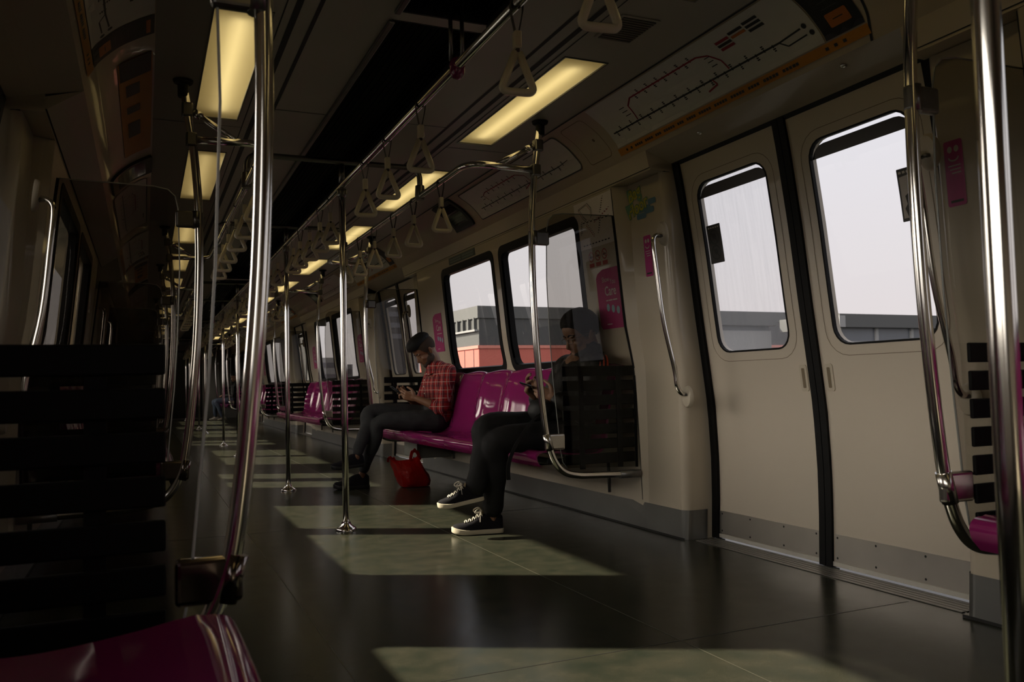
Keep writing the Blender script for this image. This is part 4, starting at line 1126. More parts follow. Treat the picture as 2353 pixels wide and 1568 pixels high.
def blob(bm, c, axes, seg=20, rings=12):
    """ellipsoid; axes are three vectors"""
    t = bmesh.new(); bmesh.ops.create_uvsphere(t, u_segments=seg, v_segments=rings, radius=1)
    c = V3(c); a, b, d = [V3(v) for v in axes]
    join(bm, t, lambda v: c+a*v.x+b*v.y+d*v.z)
def remesh(bm, voxel, smooth=4, noise=0., nscale=10.):
    """fuse overlapping closed pieces into one continuous skin"""
    bmesh.ops.recalc_face_normals(bm, faces=bm.faces)
    me = bpy.data.meshes.new('tmp'); bm.to_mesh(me); bm.free()
    o = bpy.data.objects.new('tmp', me); COL.objects.link(o)
    r = o.modifiers.new('r', 'REMESH'); r.mode = 'VOXEL'; r.voxel_size = voxel; r.adaptivity = 0
    s = o.modifiers.new('s', 'SMOOTH'); s.factor = .5; s.iterations = smooth
    dg = bpy.context.evaluated_depsgraph_get(); dg.update()
    m2 = bpy.data.meshes.new_from_object(o.evaluated_get(dg))
    b = bmesh.new(); b.from_mesh(m2); bpy.data.objects.remove(o); bpy.data.meshes.remove(me); bpy.data.meshes.remove(m2)
    if noise:
        from mathutils import noise as NZ
        b.normal_update()
        for v in b.verts: v.co += v.normal*noise*NZ.noise(v.co*nscale)
    return b
class Frame:
    """fwd, side (towards -y, the camera side), up axes at a centre"""
    def __init__(s, c, fwd, up):
        s.c = V3(c); s.f = V3(fwd).normalized(); s.u = (V3(up)-s.f*V3(up).dot(s.f)).normalized(); s.s = s.f.cross(s.u)
    def p(s, f, sd, u): return s.c+s.f*f+s.s*sd+s.u*u
    def ax(s, a, b, c): return (s.f*a, s.s*b, s.u*c)
def head_parts(bm, F, k=1.0, neck=None):
    B = lambda f, s, u, a, b, c: blob(bm, F.p(f*k, s*k, u*k), [v*k for v in F.ax(a, b, c)])
    B(-.012, 0, .036, .099, .077, .090)                 # cranium
    B(.030, 0, .045, .060, .066, .062)                  # forehead
    B(.026, 0, -.040, .066, .060, .070)                 # face
    B(.050, 0, -.084, .030, .034, .026); B(.072, 0, -.094, .016, .019, .015)   # jaw, chin
    for s in (-1, 1):
        B(.052, s*.040, -.028, .026, .020, .022)        # cheekbones
        B(.010, s*.050, -.062, .045, .014, .030)        # jaw angle
        B(.072, s*.029, .019, .017, .024, .008)         # brow
        B(.070, s*.031, -.002, .013, .014, .010)        # lids
        limb(bm, [F.p(-.004*k, s*.072*k, -.024*k), F.p(-.016*k, s*.080*k, .002*k), F.p(-.022*k, s*.082*k, .014*k), F.p(-.026*k, s*.080*k, -.012*k), F.p(-.012*k, s*.074*k, -.032*k)], [.006*k, .008*k, .008*k, .007*k, .007*k], 8, 3)
        B(.088, s*.009, -.041, .008, .007, .006)        # nostrils
    limb(bm, [F.p(.078*k, 0, .012*k), F.p(.092*k, 0, -.012*k), F.p(.103*k, 0, -.033*k), F.p(.095*k, 0, -.042*k)], [.008*k, .0085*k, .010*k, .009*k], 10, 3)
    for u, r in ((-.062, .0065), (-.072, .0075)): limb(bm, [F.p(.066*k, -.021*k, (u-.001)*k), F.p(.081*k, -.008*k, u*k), F.p(.082*k, .008*k, u*k), F.p(.066*k, .021*k, (u-.001)*k)], [.004*k, r*k, r*k, .004*k], 8, 3)
    if neck is not None: limb(bm, [F.p(-.022*k, 0, -.035*k), F.p(-.030*k, 0, -.075*k).lerp(V3(neck), .25), neck], [.056*k, .055*k, .062*k], 16, 4)
def hair_shell(F, k, line, off, seg=40, rows=14):
    """closed cap of hair: line(az) lowest angle below the crown, off(az, t) thickness"""
    bm = bmesh.new(); out = []
    def base(az, ph):   # on the cranium ellipsoid
        d = (math.cos(az)*math.sin(ph), math.sin(az)*math.sin(ph), math.cos(ph)); return d
    for sh in (1, 0):
        g = []
        for j in range(seg):
            az = 2*PI*j/seg; row = []
            for i in range(1, rows+1):
                t = i/rows; ph = line(az)*t; d = base(az, ph)
                o = off(az, t) if sh else -.006
                row.append(bm.verts.new(F.p(k*((-.012+.008*max(0, d[0]))+(.101+o)*d[0]), k*((.079+o)*d[1]), k*(.036+(.092+o)*d[2]))))
            g.append(row)
        o = off(0, 0) if sh else -.006
        g.append(bm.verts.new(F.p(-.012*k, 0, k*(.036+.092+o)))); out.append(g)
    for gi, g in enumerate(out):
        for j in range(seg):
            a, b = g[j], g[(j+1) % seg]
            bm.faces.new((g[seg], a[0], b[0]))
            for i in range(rows-1): bm.faces.new((a[i], a[i+1], b[i+1], b[i]))
    for j in range(seg):
        a, b = out[0][j][-1], out[0][(j+1) % seg][-1]; c, d = out[1][(j+1) % seg][-1], out[1][j][-1]; bm.faces.new((a, b, c, d))
    return bm
def hand(bm, wrist, d, palm, curl=.5, thumb=1, spread=.10, grip=None, k=1.0):
    """palm with five separate bent fingers; d fingers' direction, palm normal faces the held thing"""
    wrist, d = V3(wrist), V3(d).normalized(); n = V3(palm); n = (n-d*n.dot(d)).normalized(); s = d.cross(n)*thumb   # s: thumb side
    limb(bm, [wrist-d*.02*k, wrist+d*.02*k], [.026*k, .028*k], 12, 3, .75, s)
    for q in (-.026, -.009, .009, .026): limb(bm, [wrist+d*.012*k+s*q*.7*k, wrist+d*.088*k+s*q*1.15*k], [.015*k, .0125*k], 10, 3)
    L = [(.040, .026, .020), (.045, .029, .021), (.041, .027, .020), (.031, .020, .017)]
    for i, q in enumerate((.030, .010, -.010, -.029)):
        p = wrist+d*(.088-.006*abs(i-1))*k+s*q*k; a = curl*(.75+.10*i); pts = [p-d*.012*k]; ang = a*.55; dd = d*math.cos(ang)+n*math.sin(ang)+s*(spread*(1.5-i)*.5)
        for j, l in enumerate(L[i]):
            pts.append(pts[-1]+dd.normalized()*(l+(.012 if j == 0 else 0))*k); ang += a*.75
            dd = d*math.cos(ang)+n*math.sin(ang)
        limb(bm, pts, [.0095*k, .0092*k, .0082*k, .0070*k], 9, 3)
    p = wrist+d*.022*k+s*.022*k; t1 = (s*.75+d*.60+n*.35).normalized(); t2 = (d*.80+n*.45+s*.12).normalized(); t3 = (d*.75+n*.62-s*.15).normalized()
    limb(bm, [p, p+t1*.040*k, p+t1*.040*k+t2*.034*k, p+t1*.040*k+t2*.034*k+t3*.025*k], [.0155*k, .0115*k, .0100*k, .0080*k], 10, 3)
# ---- shoes
def shoe(parent, toe, heel, up, mats, lace=True, name='shoe', k=1.0):
    """toe and heel: where the sole ends; up: normal of the foot"""
    toe, heel = V3(toe), V3(heel); x = (toe-heel); L = x.length; x.normalize(); u = V3(up); u = (u-x*u.dot(x)).normalized(); s = x.cross(u); g = L/.285
    P = lambda a, b, c: heel+x*a*g+s*b*g+u*c*g
    OUT = [(0, .020), (.006, .031), (.03, .039), (.08, .041), (.13, .042), (.18, .048), (.22, .049), (.25, .042), (.272, .028), (.284, .010)]
    sp = spline([(a, b, 0) for a, b in OUT], 3); loop = [(v.x, v.y) for v in sp]+[(v.x, -v.y) for v in reversed(sp)]
    def toe_rise(a): return .012*max(0, (a-.21)/.075)**2
    def sect(a):
        KH = k
        S = [(.004, .024, .074), (.03, .033, .092), (.07, .035, .090), (.105, .037, .088), (.14, .039, .078), (.175, .044, .060), (.21, .046, .052), (.24, .042, .046), (.262, .034, .041), (.278, .018, .033)]
        for (a0, w0, h0), (a1, w1, h1) in zip(S[:-1], S[1:]):
            if a <= a1: t = max(0, (a-a0)/(a1-a0)); return w0+(w1-w0)*t, (h0+(h1-h0)*t)*KH
        return S[-1][1:]
    bm = bmesh.new(); rows = []
    for i in range(25):
        a = .004+.274*i/24; w, h = sect(a); row = []
        for q in range(15):
            th = PI*q/14; row.append(bm.verts.new(P(a, .96*w*math.copysign(abs(math.cos(th))**.62, math.cos(th)), .012+toe_rise(a)+(h-.012)*math.sin(th)**.85)))
        rows.append(row)
    for a, b in zip(rows[:-1], rows[1:]):
        for q in range(14): bm.faces.new((a[q], a[q+1], b[q+1], b[q]))
    bm.faces.new(rows[0]); bm.faces.new(rows[-1][::-1])
    up_ = obj(name, bm, mats[0], parent, smooth=True)
    bm = bmesh.new(); lay = []
    for c, e in ((0, .96), (.003, 1.0), (.010, 1.01), (.020, 1.01), (.024, .99), (.024, .9)):
        lay.append([bm.verts.new(P(.142+(a-.142)*(1+(e-1)*.4)+(.002 if a > .2 else -.001), b*e, c+toe_rise(a)+(.007*max(0, (a-.2)/.085) if c > .01 else 0))) for a, b in loop])
    n = len(loop)
    for a, b in zip(lay[:-1], lay[1:]):
        for i in range(n): bm.faces.new((a[i], a[(i+1) % n], b[(i+1) % n], b[i]))
    bm.faces.new(lay[0][::-1]); bm.faces.new(lay[-1]); obj('sole', bm, mats[1], up_, smooth=True)
    if lace:
        bm = bmesh.new()
        top = lambda a, o=0.: P(a, o, sect(a)[1]*(1-.35*(abs(o)/max(.02, sect(a)[0]))**2)+.004)
        for i in range(5):
            a = .118+.021*i; o = .021
            tube(bm, spline([top(a, -o), top(a+.004, 0)+u*.004*g, top(a+.012, o)], 4), .0042*g, 6, flat=.6); tube(bm, spline([top(a, o), top(a+.008, 0)+u*.005*g, top(a+.014, -o)], 4), .0042*g, 6, flat=.6)
        k0 = top(.112)+u*.008*g
        for sg in (-1, 1):
            tube(bm, spline([k0, k0+x*.020*g+s*sg*.020*g+u*.020*g, k0+x*.045*g+s*sg*.034*g+u*.008*g, k0+x*.040*g+s*sg*.026*g-u*.004*g, k0], 5), .0036*g, 6, flat=.6)
            tube(bm, spline([k0, k0+x*.012*g+s*sg*.024*g+u*.004*g, k0+x*.020*g+s*sg*.042*g-u*.022*g, k0+x*.022*g+s*sg*.046*g-u*.050*g], 5), .0030*g, 6, flat=.6)
        obj('laces', bm, mats[2], up_)
        bm = bmesh.new(); t0 = P(.098, 0, .100)
        for a, b in (((-.016, -.024), (.004, .030)),):
            tube(bm, [P(.118, 0, .083), P(.104, 0, .104), P(.094, 0, .124)], [.020*g, .019*g, .015*g], 12, flat=.25)
        obj('tongue', bm, mats[3] if len(mats) > 3 else mats[0], up_)
    return up_
SKIN = mat('skin_brown', (.17, .080, .042), .5, var=.08, scale=30, bump=.05); SKIN2 = mat('skin_tan', (.21, .110, .064), .5, var=.08, scale=30)
HAIR = mat('hair_black', (.005, .0045, .0045), .65, var=.3, scale=80, bump=.6, bscale=260, spec=.2)
def plaid():
    m, nt, out = nodes('plaid_shirt'); N = nt.nodes.new; L = nt.links.new
    p = N('ShaderNodeBsdfPrincipled'); tc = N('ShaderNodeTexCoord'); sx_ = N('ShaderNodeSeparateXYZ')
    nz = N('ShaderNodeTexNoise'); nz.inputs['Scale'].default_value = 5; L(tc.outputs['Object'], nz.inputs['Vector'])
    wa = N('ShaderNodeVectorMath'); wa.operation = 'SCALE'; wa.inputs['Scale'].default_value = .012; L(nz.outputs['Color'], wa.inputs[0])
    ad = N('ShaderNodeVectorMath'); L(tc.outputs['Object'], ad.inputs[0]); L(wa.outputs[0], ad.inputs[1]); L(ad.outputs[0], sx_.inputs[0])
    def band(src, period, lo, hi, ph=0.):
        a = N('ShaderNodeMath'); a.operation = 'MULTIPLY_ADD'; a.inputs[1].default_value = 1/period; a.inputs[2].default_value = ph; L(src, a.inputs[0])
        f = N('ShaderNodeMath'); f.operation = 'FRACT'; L(a.outputs[0], f.inputs[0])
        c = N('ShaderNodeMath'); c.operation = 'COMPARE'; c.inputs[1].default_value = (lo+hi)/2; c.inputs[2].default_value = (hi-lo)/2; L(f.outputs[0], c.inputs[0]); return c.outputs[0]
    dg = N('ShaderNodeMath'); dg.operation = 'MULTIPLY_ADD'; dg.inputs[1].default_value = -.8; L(sx_.outputs['X'], dg.inputs[0]); L(sx_.outputs['Y'], dg.inputs[2])
    def mixc(fac, a, b, amt=1.):
        x = N('ShaderNodeMix'); x.data_type = 'RGBA'
        ml = N('ShaderNodeMath'); ml.operation = 'MULTIPLY'; ml.inputs[1].default_value = amt; L(fac, ml.inputs[0]); L(ml.outputs[0], x.inputs[0])
        if isinstance(a, tuple): x.inputs[6].default_value = (*a, 1)
        else: L(a, x.inputs[6])
        x.inputs[7].default_value = (*b, 1); return x.outputs[2]
    red = (.27, .018, .018)
    c = mixc(band(dg.outputs[0], .062, .0, .30), red, (.055, .010, .016), .75)
    c = mixc(band(sx_.outputs['Z'], .066, .0, .30), c, (.05, .012, .018), .55)
    c = mixc(band(dg.outputs[0], .062, .60, .68), c, (.45, .36, .32), .75); c = mixc(band(sx_.outputs['Z'], .066, .60, .67), c, (.45, .36, .30), .7)
    c = mixc(band(dg.outputs[0], .062, .30, .36), c, (.30, .26, .28), .5)
    L(c, p.inputs['Base Color']); p.inputs['Roughness'].default_value = .85; p.inputs['Specular IOR Level'].default_value = .2
    L(p.outputs[0], out.inputs[0]); return m
M['plaid'] = plaid()
M['jeans'] = mat('dark_denim', (.030, .031, .033), .8, var=.25, scale=30, bump=.3, bscale=90, spec=.2)
M['slacks'] = mat('black_trousers', (.011, .011, .012), .75, var=.2, scale=20, spec=.25)
M['jacket'] = mat('black_jacket', (.0075, .0075, .008), .6, var=.2, scale=20, spec=.3)
M['canvas'] = mat('black_canvas', (.010, .009, .012), .85, var=.2, scale=60, spec=.2); M['solew'] = mat('cream_sole', (.62, .55, .42), .6, var=.08, scale=40); M['lace'] = mat('white_lace', (.74, .68, .58), .8, var=.06)
M['label'] = mat('tongue_label', (.22, .17, .10), .6); M['button'] = mat('shirt_button', (.6, .55, .48), .3)
M['phone'] = mat('phone_body', (.012, .012, .014), .25); M['phoneglass'] = mat('phone_glass', (.02, .02, .025), .06)
def phone(c, n, up, lab):
    c, n = V3(c), V3(n).normalized(); u = (V3(up)-n*V3(up).dot(n)).normalized(); s = u.cross(n)
    t = empty('smartphone', c, lab, 'phone'); R = Matrix((s, u, n)).transposed()
    t.rotation_euler = R.to_euler()
    bm = bmesh.new(); box(bm, (-.036, -.074, -.0042), (.036, .074, .0042), .004, 2); obj('case', bm, M['phone'], t)
    bm = bmesh.new(); box(bm, (-.033, -.069, .0043), (.033, .069, .0048)); obj('screen', bm, M['phoneglass'], t)
    return t
def person(name, lab, yc, J, mats, hairf=None, group=None, voxel=.005, fine=True, k=1.0):
    """J: joints of the seated pose. One continuous body; clothes, hair and shoes are its parts"""
    root = empty(name, (0, 0, 0), lab, 'person', group)
    skin, top, pants = mats['skin'], mats['top'], mats['pants']
    F = Frame(J['head'], J['look'], (0, 0, 1)); neck = V3(J['neck'])
    sl, sr = V3(J['shl']), V3(J['shr']); pel = V3(J['pelvis']); ch = V3(J['chest']); ab = V3(J['belly'])
    bm = bmesh.new(); head_parts(bm, F, k, neck+V3((0, 0, -.03)))
    limb(bm, [pel, ab, ch, (sl+sr)/2+V3((0, 0, .0)), neck+V3((0, 0, -.02))], [.11, .108, .115, .10, .06], 18, 5, 1.28, (1, 0, 0))
    for s, e, w in ((sl, J['ell'], J['wrl']), (sr, J['elr'], J['wrr'])): limb(bm, [(sl+sr)/2*.5+s*.5, s, V3(s).lerp(V3(e), .5), e, V3(e).lerp(V3(w), .5), w], [.052, .050, .043, .037, .034, .025], 12, 4)
    for h, kn, an in (('hipl', 'knl', 'anl'), ('hipr', 'knr', 'anr')): limb(bm, [J[h], V3(J[h]).lerp(V3(J[kn]), .5), J[kn], V3(J[kn]).lerp(V3(J[an]), .45), J[an]], [.062, .050, .036, .034, .026], 12, 4)
    for an, (toe, heel) in (('anl', J['shoel']), ('anr', J['shoer'])): limb(bm, [J[an], V3(heel).lerp(V3(toe), .25)+V3((0, 0, .045)), V3(heel).lerp(V3(toe), .7)+V3((0, 0, .035))], [.028, .026, .02], 10, 3)
    if fine:
        hand(bm, J['wrl'], J['hdl'], J['pl'], J.get('cl', .6), -1); hand(bm, J['wrr'], J['hdr'], J['pr'], J.get('cr', .6), 1)
    body = obj('body', remesh(bm, voxel, 3), skin, root, smooth=True)
    # upper garment
    bm = bmesh.new(); up = V3((0, 0, 1)); hem = pel+V3((0, 0, .015))
    limb(bm, [hem, ab, ch, (sl+sr)/2+V3((0, 0, -.01)), (sl+sr)/2+(neck-(sl+sr)/2)*.5, neck+V3((0, 0, -.012+J.get('coll', 0)))], [.122, .118, .122, .110, .084, .070], 20, 6, 1.38, (1, 0, 0))
    for s, e, w in ((sl, J['ell'], J['wrl']), (sr, J['elr'], J['wrr'])):
        s, e, w = V3(s), V3(e), V3(w); r = J.get('sleeve', 1.0); cuff = e.lerp(w, J.get('cuff', .9))
        limb(bm, [(sl+sr)/2*.45+s*.55+V3((0, 0, .01)), s+V3((0, 0, .004)), s.lerp(e, .5), e, e.lerp(cuff, .5), cuff], [.070, .066*r, .059*r, .054*r, .050*r, .044*r], 14, 5)
    shirt = obj('shirt' if mats['kind'] == 'shirt' else 'jacket', remesh(bm, .007, 4, J.get('fold', .006), 17), top, root, smooth=True)
    # collar
    bm = bmesh.new(); nb = neck+V3((.004, 0, -.012+J.get('coll', 0))); rows = []
    ax = (F.c-neck).normalized().lerp(V3((0, 0, 1)), .5).normalized(); a1 = V3((0, 1, 0)); a2 = ax.cross(a1)
    for h, r in ((-.030, .090), (.010, .079), (.046, .076), (.046, .070), (.0, .066)):
        rows.append([bm.verts.new(nb+ax*(h-.020*(1+math.cos(2*PI*q/24))*(.5 if h > 0 else 0))+(a1*math.sin(2*PI*q/24)*r+a2*math.cos(2*PI*q/24)*r*(-1))) for q in range(24)])
    for a, b in zip(rows[:-1], rows[1:]):
        for q in range(24): bm.faces.new((a[q], a[(q+1) % 24], b[(q+1) % 24], b[q]))
    obj('collar', bm, top, shirt, smooth=True)
    # trousers
    bm = bmesh.new(); limb(bm, [pel+V3((.0, 0, .05)), pel+V3((-.01, 0, -.02))], [.124, .118], 18, 4, 1.32, (1, 0, 0))
    pw = J.get('leg', 1.0)
    for h, kn, an in (('hipl', 'knl', 'anl'), ('hipr', 'knr', 'anr')):
        h, kn, an = V3(J[h]), V3(J[kn]), V3(J[an]); hemp = kn.lerp(an, J.get('hem', .95))
        limb(bm, [h, h.lerp(kn, .5)+V3((0, 0, .004)), kn, kn.lerp(hemp, .35)+V3((.006, 0, 0)), kn.lerp(hemp, .75), hemp], [.092, .083, .064*pw, .060*pw, .051*pw, J.get('hemr', .046)], 16, 6)
    obj('trousers', remesh(bm, .007, 4, J.get('pfold', .005), 15), pants, root, smooth=True)
    if hairf: hairf(F, k, root)
    for (toe, heel), upv in ((J['shoel'], J.get('upl', (0, 0, 1))), (J['shoer'], J.get('upr', (0, 0, 1)))): shoe(root, toe, heel, upv, mats['shoe'], mats.get('laces', True), k=mats.get('tall', 1.0))
    return root, F, shirt
def short_hair(F, k, root, line=None, off=None, name='hair'):
    line = line or (lambda az: math.radians(68+34*(.5-.5*math.cos(az))+10*math.exp(-((abs(az if az < PI else az-2*PI)-1.75)/.3)**2)))
    off = off or (lambda az, t: .016*(1-t)+.010)
    return obj(name, hair_shell(F, k, line, off), HAIR, root, smooth=True)
def brows(F, k, root):
    for s in (-1, 1):
        bm = bmesh.new(); limb(bm, [F.p(.084*k, s*.012*k, .020*k), F.p(.084*k, s*.030*k, .026*k), F.p(.070*k, s*.050*k, .020*k)], [.004*k, .005*k, .003*k], 8, 3); obj('eyebrow', bm, HAIR, root)

# ---- man in the red plaid shirt
y = 6.60
J1 = dict(head=(2.108, y-.005, 1.083), look=(-.77, -.06, -.64), neck=(2.195, y, .955), shl=(2.238, y-.210, .895), shr=(2.238, y+.20, .895), chest=(2.232, y, .80), belly=(2.235, y, .65), pelvis=(2.215, y, .545),
          ell=(2.165, y-.225, .615), elr=(2.125, y+.21, .63), wrl=(1.985, y-.135, .700), wrr=(1.975, y+.06, .705), hdl=(-.84, .38, .28), hdr=(-.82, -.35, .30), pl=(.25, .85, .45), pr=(.25, -.85, .45), cl=.75, cr=.7,
          hipl=(2.16, y-.09, .515), hipr=(2.17, y+.09, .545), knl=(1.705, y-.075, .515), anl=(1.575, y-.005, .120), knr=(1.655, y+.02, .598), anr=(1.500, y-.135, .262),
          shoel=((1.350, y+.015, .004), (1.630, y-.005, .002)), shoer=((1.300, y-.155, .168), (1.560, y-.125, .185)), upr=(-.12, 0, 1), upl=(0, 0, 1), cuff=.30, hem=.92, leg=.92, hemr=.040, sleeve=.98)
LINE = [(0, 64), (.55, 68), (.95, 82), (1.22, 116), (1.48, 121), (1.72, 110), (2.1, 120), (2.6, 133), (3.15, 137)]
def hairline(az):
    a = abs(az if az < PI else az-2*PI)
    for (a0, v0), (a1, v1) in zip(LINE[:-1], LINE[1:]):
        if a <= a1: return math.radians(v0+(v1-v0)*(a-a0)/(a1-a0))
    return math.radians(LINE[-1][1])
def hair1(F, k, root):
    from mathutils import noise as NZ
    TOP = [(0, 70), (.55, 73), (.9, 70), (1.25, 61), (2.0, 59), (3.15, 66)]
    def line(az):
        a = abs(az if az < PI else az-2*PI)       # 0 = forehead
        for (a0, v0), (a1, v1) in zip(TOP[:-1], TOP[1:]):
            if a <= a1: return math.radians(v0+(v1-v0)*(a-a0)/(a1-a0))
        return math.radians(66)
    def off(az, t):
        a = abs(az if az < PI else az-2*PI); f = max(0, math.cos(a)); sd = abs(math.sin(a))
        r = .024+.020*f*min(1, t*1.4)-.006*sd*t
        return r*(1-(.97-.42*f)*t**5)+.004+.010*NZ.noise(V3((math.cos(az)*6, math.sin(az)*6, t*4)))*t*(1-.5*t)
    short_hair(F, k, root, line, off)
    obj('cropped_sides', hair_shell(F, k, hairline, lambda az, t: .0042-.003*t), mat('cropped_hair', (.036, .023, .016), .75, var=.3, scale=200, spec=.2), root, smooth=True)
    bm = bmesh.new(); B = lambda f, s, u, a, b, c: blob(bm, F.p(f*k, s*k, u*k), [v*k for v in F.ax(a, b, c)])
    B(.052, 0, -.088, .036, .038, .028); B(.072, 0, -.096, .020, .023, .018)
    for s in (-1, 1): B(.014, s*.050, -.062, .043, .017, .034); B(.000, s*.062, -.025, .014, .011, .036); B(.045, s*.034, -.080, .026, .018, .022)
    limb(bm, [F.p(.062*k, -.028*k, -.072*k), F.p(.086*k, -.012*k, -.053*k), F.p(.089*k, 0, -.051*k), F.p(.086*k, .012*k, -.053*k), F.p(.062*k, .028*k, -.072*k)], [.006*k, .0055*k, .005*k, .0055*k, .006*k], 8, 3)
    obj('beard', remesh(bm, .005, 2), mat('stubble', (.032, .018, .012), .8, var=.3, scale=250), root, smooth=True); brows(F, k, root)
p1, F1, shirt1 = person('person', 'seated man in a red plaid shirt looking down at his phone, legs crossed', y, J1,
    dict(skin=SKIN, top=M['plaid'], pants=M['jeans'], kind='shirt', shoe=(M['canvas'], M['black'], M['black']), laces=False, tall=1.3), hair1)
for i, (x, z) in enumerate(((2.117, .895), (2.098, .845), (2.092, .790), (2.096, .735))):
    bm = bmesh.new(); blob(bm, (x-.002, y-.012, z), ((.004, 0, 0), (0, .0055, 0), (0, 0, .0055)), 10, 6); obj('button', bm, M['button'], shirt1)
phone((1.868, y-.03, .752), (.62, 0, .78), (-.78, 0, .62), 'dark smartphone in the hands of the man in plaid')

# ---- man in black behind the glass
y = 4.222
J2 = dict(head=(2.278, y, 1.068), look=(-.92, -.03, -.38), neck=(2.318, y, .950), shl=(2.275, y-.180, .880), shr=(2.275, y+.195, .880), chest=(2.245, y, .790), belly=(2.230, y, .65), pelvis=(2.205, y, .545),
          ell=(2.185, y-.212, .620), elr=(2.140, y+.22, .63), wrl=(2.050, y-.105, .715), wrr=(2.010, y+.055, .725), hdl=(-.78, .42, .40), hdr=(-.70, -.30, .62), pl=(.35, .80, .45), pr=(.30, -.85, .40), cl=.8, cr=.8,
          hipl=(2.15, y-.09, .515), hipr=(2.16, y+.09, .545), knl=(1.715, y-.075, .490), anl=(1.712, y-.005, .125), knr=(1.700, y+.015, .568), anr=(1.600, y-.06, .255),
          shoel=((1.500, y+.055, .003), (1.770, y-.005, .003)), shoer=((1.402, y-.02, .152), (1.640, y-.06, .192)), upr=(-.16, 0, 1), coll=.040, cuff=.88, hem=.945, leg=1.12, hemr=.060, sleeve=1.02, fold=.008)
def hair2(F, k, root):
    from mathutils import noise as NZ
    short_hair(F, k, root, hairline, lambda az, t: (.019+.006*max(0, math.cos(az))*t)*(1-.78*t**3)+.003*NZ.noise(V3((math.cos(az)*4, math.sin(az)*4, t*6)))); brows(F, k, root)
    bm = bmesh.new()
    for s in (-1, 1):
        pts = [F.p(.092*k, (s*.032+.025*math.copysign(abs(math.cos(a))**.6, math.cos(a)))*k, (-.004+.013*math.copysign(abs(math.sin(a))**.6, math.sin(a)))*k) for a in [2*PI*i/16 for i in range(17)]]; tube(bm, pts, .0014, 6, cap=False)
        tube(bm, [F.p(.092*k, s*.056*k, .004*k), F.p(.075*k, s*.074*k, .006*k), F.p(.0, s*.085*k, .002*k)], .0016, 6)
    tube(bm, [F.p(.092*k, -.009*k, .002*k), F.p(.098*k, 0, .006*k), F.p(.092*k, .009*k, .002*k)], .0014, 6)
    g = obj('glasses', bm, M['darkchrome'], root)
p2, F2, jk2 = person('person', 'seated man in black jacket and glasses behind the tinted screen, white laced sneakers', y, J2,
    dict(skin=SKIN2, top=M['jacket'], pants=M['slacks'], kind='jacket', shoe=(M['canvas'], M['solew'], M['lace'], M['label']), tall=1.22), hair2, k=1.05)
bm = bmesh.new()
sl = V3(J2['shl'])
for i in range(3):
    o = V3((.0+.034*i, 0, 0)); pts = [sl+o+V3((.05-.01*i, .085, .050)), sl+o+V3((.035-.01*i, .045, .056)), sl+o+V3((.015-.01*i, .0, .052)), sl+o+V3((0-.01*i, -.036, .036)), sl+o+V3((-.012-.01*i, -.058, .004)), sl+o+V3((-.018-.01*i, -.064, -.03))]
    tube(bm, spline(pts, 4), .0125, 8, flat=.5)
obj('shoulder_stripes', bm, mat('orange_stripe', (.62, .075, .02), .6), jk2)
phone((1.930, y-.02, .782), (.36, -.05, .93), (-.55, -.80, .15), 'dark smartphone held up by the man in black')
# his dark bag, resting on the lap, a strap end dangling
t = empty('shoulder_bag', (1.985, y-.07, .585), 'small black bag on the lap of the man in black, strap end hanging', 'bag')
bm = bmesh.new(); blob(bm, (0, 0, .065), ((.075, 0, .01), (0, .085, 0), (-.012, 0, .062))); blob(bm, (.05, .0, .05), ((.09, 0, 0), (0, .08, 0), (0, 0, .052)))
obj('pouch', remesh(bm, .007, 4, .006, 22), M['jacket'], t, smooth=True)
bm = bmesh.new(); pts = spline([(-.02, -.075, .06), (-.10, -.110, .02), (-.205, -.122, -.10), (-.252, -.122, -.20), (-.255, -.120, -.285)], 5)
vs = [[bm.verts.new(p+V3((dx, 0, 0))) for dx in (-.011, .011)] for p in pts]
bk = [[bm.verts.new(p+V3((dx, .003, 0))) for dx in (-.011, .011)] for p in pts]
for a, b, c, d in zip(vs[:-1], vs[1:], bk[:-1], bk[1:]): bm.faces.new((a[0], a[1], b[1], b[0])); bm.faces.new((c[0], d[0], d[1], c[1])); bm.faces.new((a[0], b[0], d[0], c[0])); bm.faces.new((a[1], c[1], d[1], b[1]))
obj('strap', bm, M['jacket'], t)

# ---- far passenger, only jeans and white shoes catch the light
y = 23.75
J3 = dict(head=(2.22, y, 1.14), look=(-.9, -.1, -.3), neck=(2.26, y, 1.0), shl=(2.24, y-.19, .93), shr=(2.24, y+.19, .93), chest=(2.24, y, .82), belly=(2.24, y, .66), pelvis=(2.21, y, .545),
          ell=(2.16, y-.23, .65), elr=(2.16, y+.22, .65), wrl=(1.98, y-.10, .66), wrr=(1.98, y+.10, .66), hdl=(-.9, .3, 0), hdr=(-.9, -.3, 0), pl=(0, .3, -1), pr=(0, -.3, -1),
          hipl=(2.16, y-.09, .52), hipr=(2.16, y+.09, .52), knl=(1.74, y-.13, .50), anl=(1.90, y-.15, .10), knr=(1.72, y+.13, .50), anr=(1.74, y+.16, .10),
          shoel=((1.78, y-.22, .003), (2.00, y-.08, .003)), shoer=((1.58, y+.10, .003), (1.83, y+.18, .003)))
person('person', 'distant seated passenger in jeans and white shoes, far down the aisle', y, J3,
    dict(skin=SKIN2, top=M['jacket'], pants=mat('blue_denim', (.055, .075, .11), .8, var=.2, scale=30), kind='jacket', shoe=(mat('white_shoe', (.62, .6, .56), .6), M['solew'], M['lace'])),
    lambda F, k, r: short_hair(F, k, r), voxel=.008)

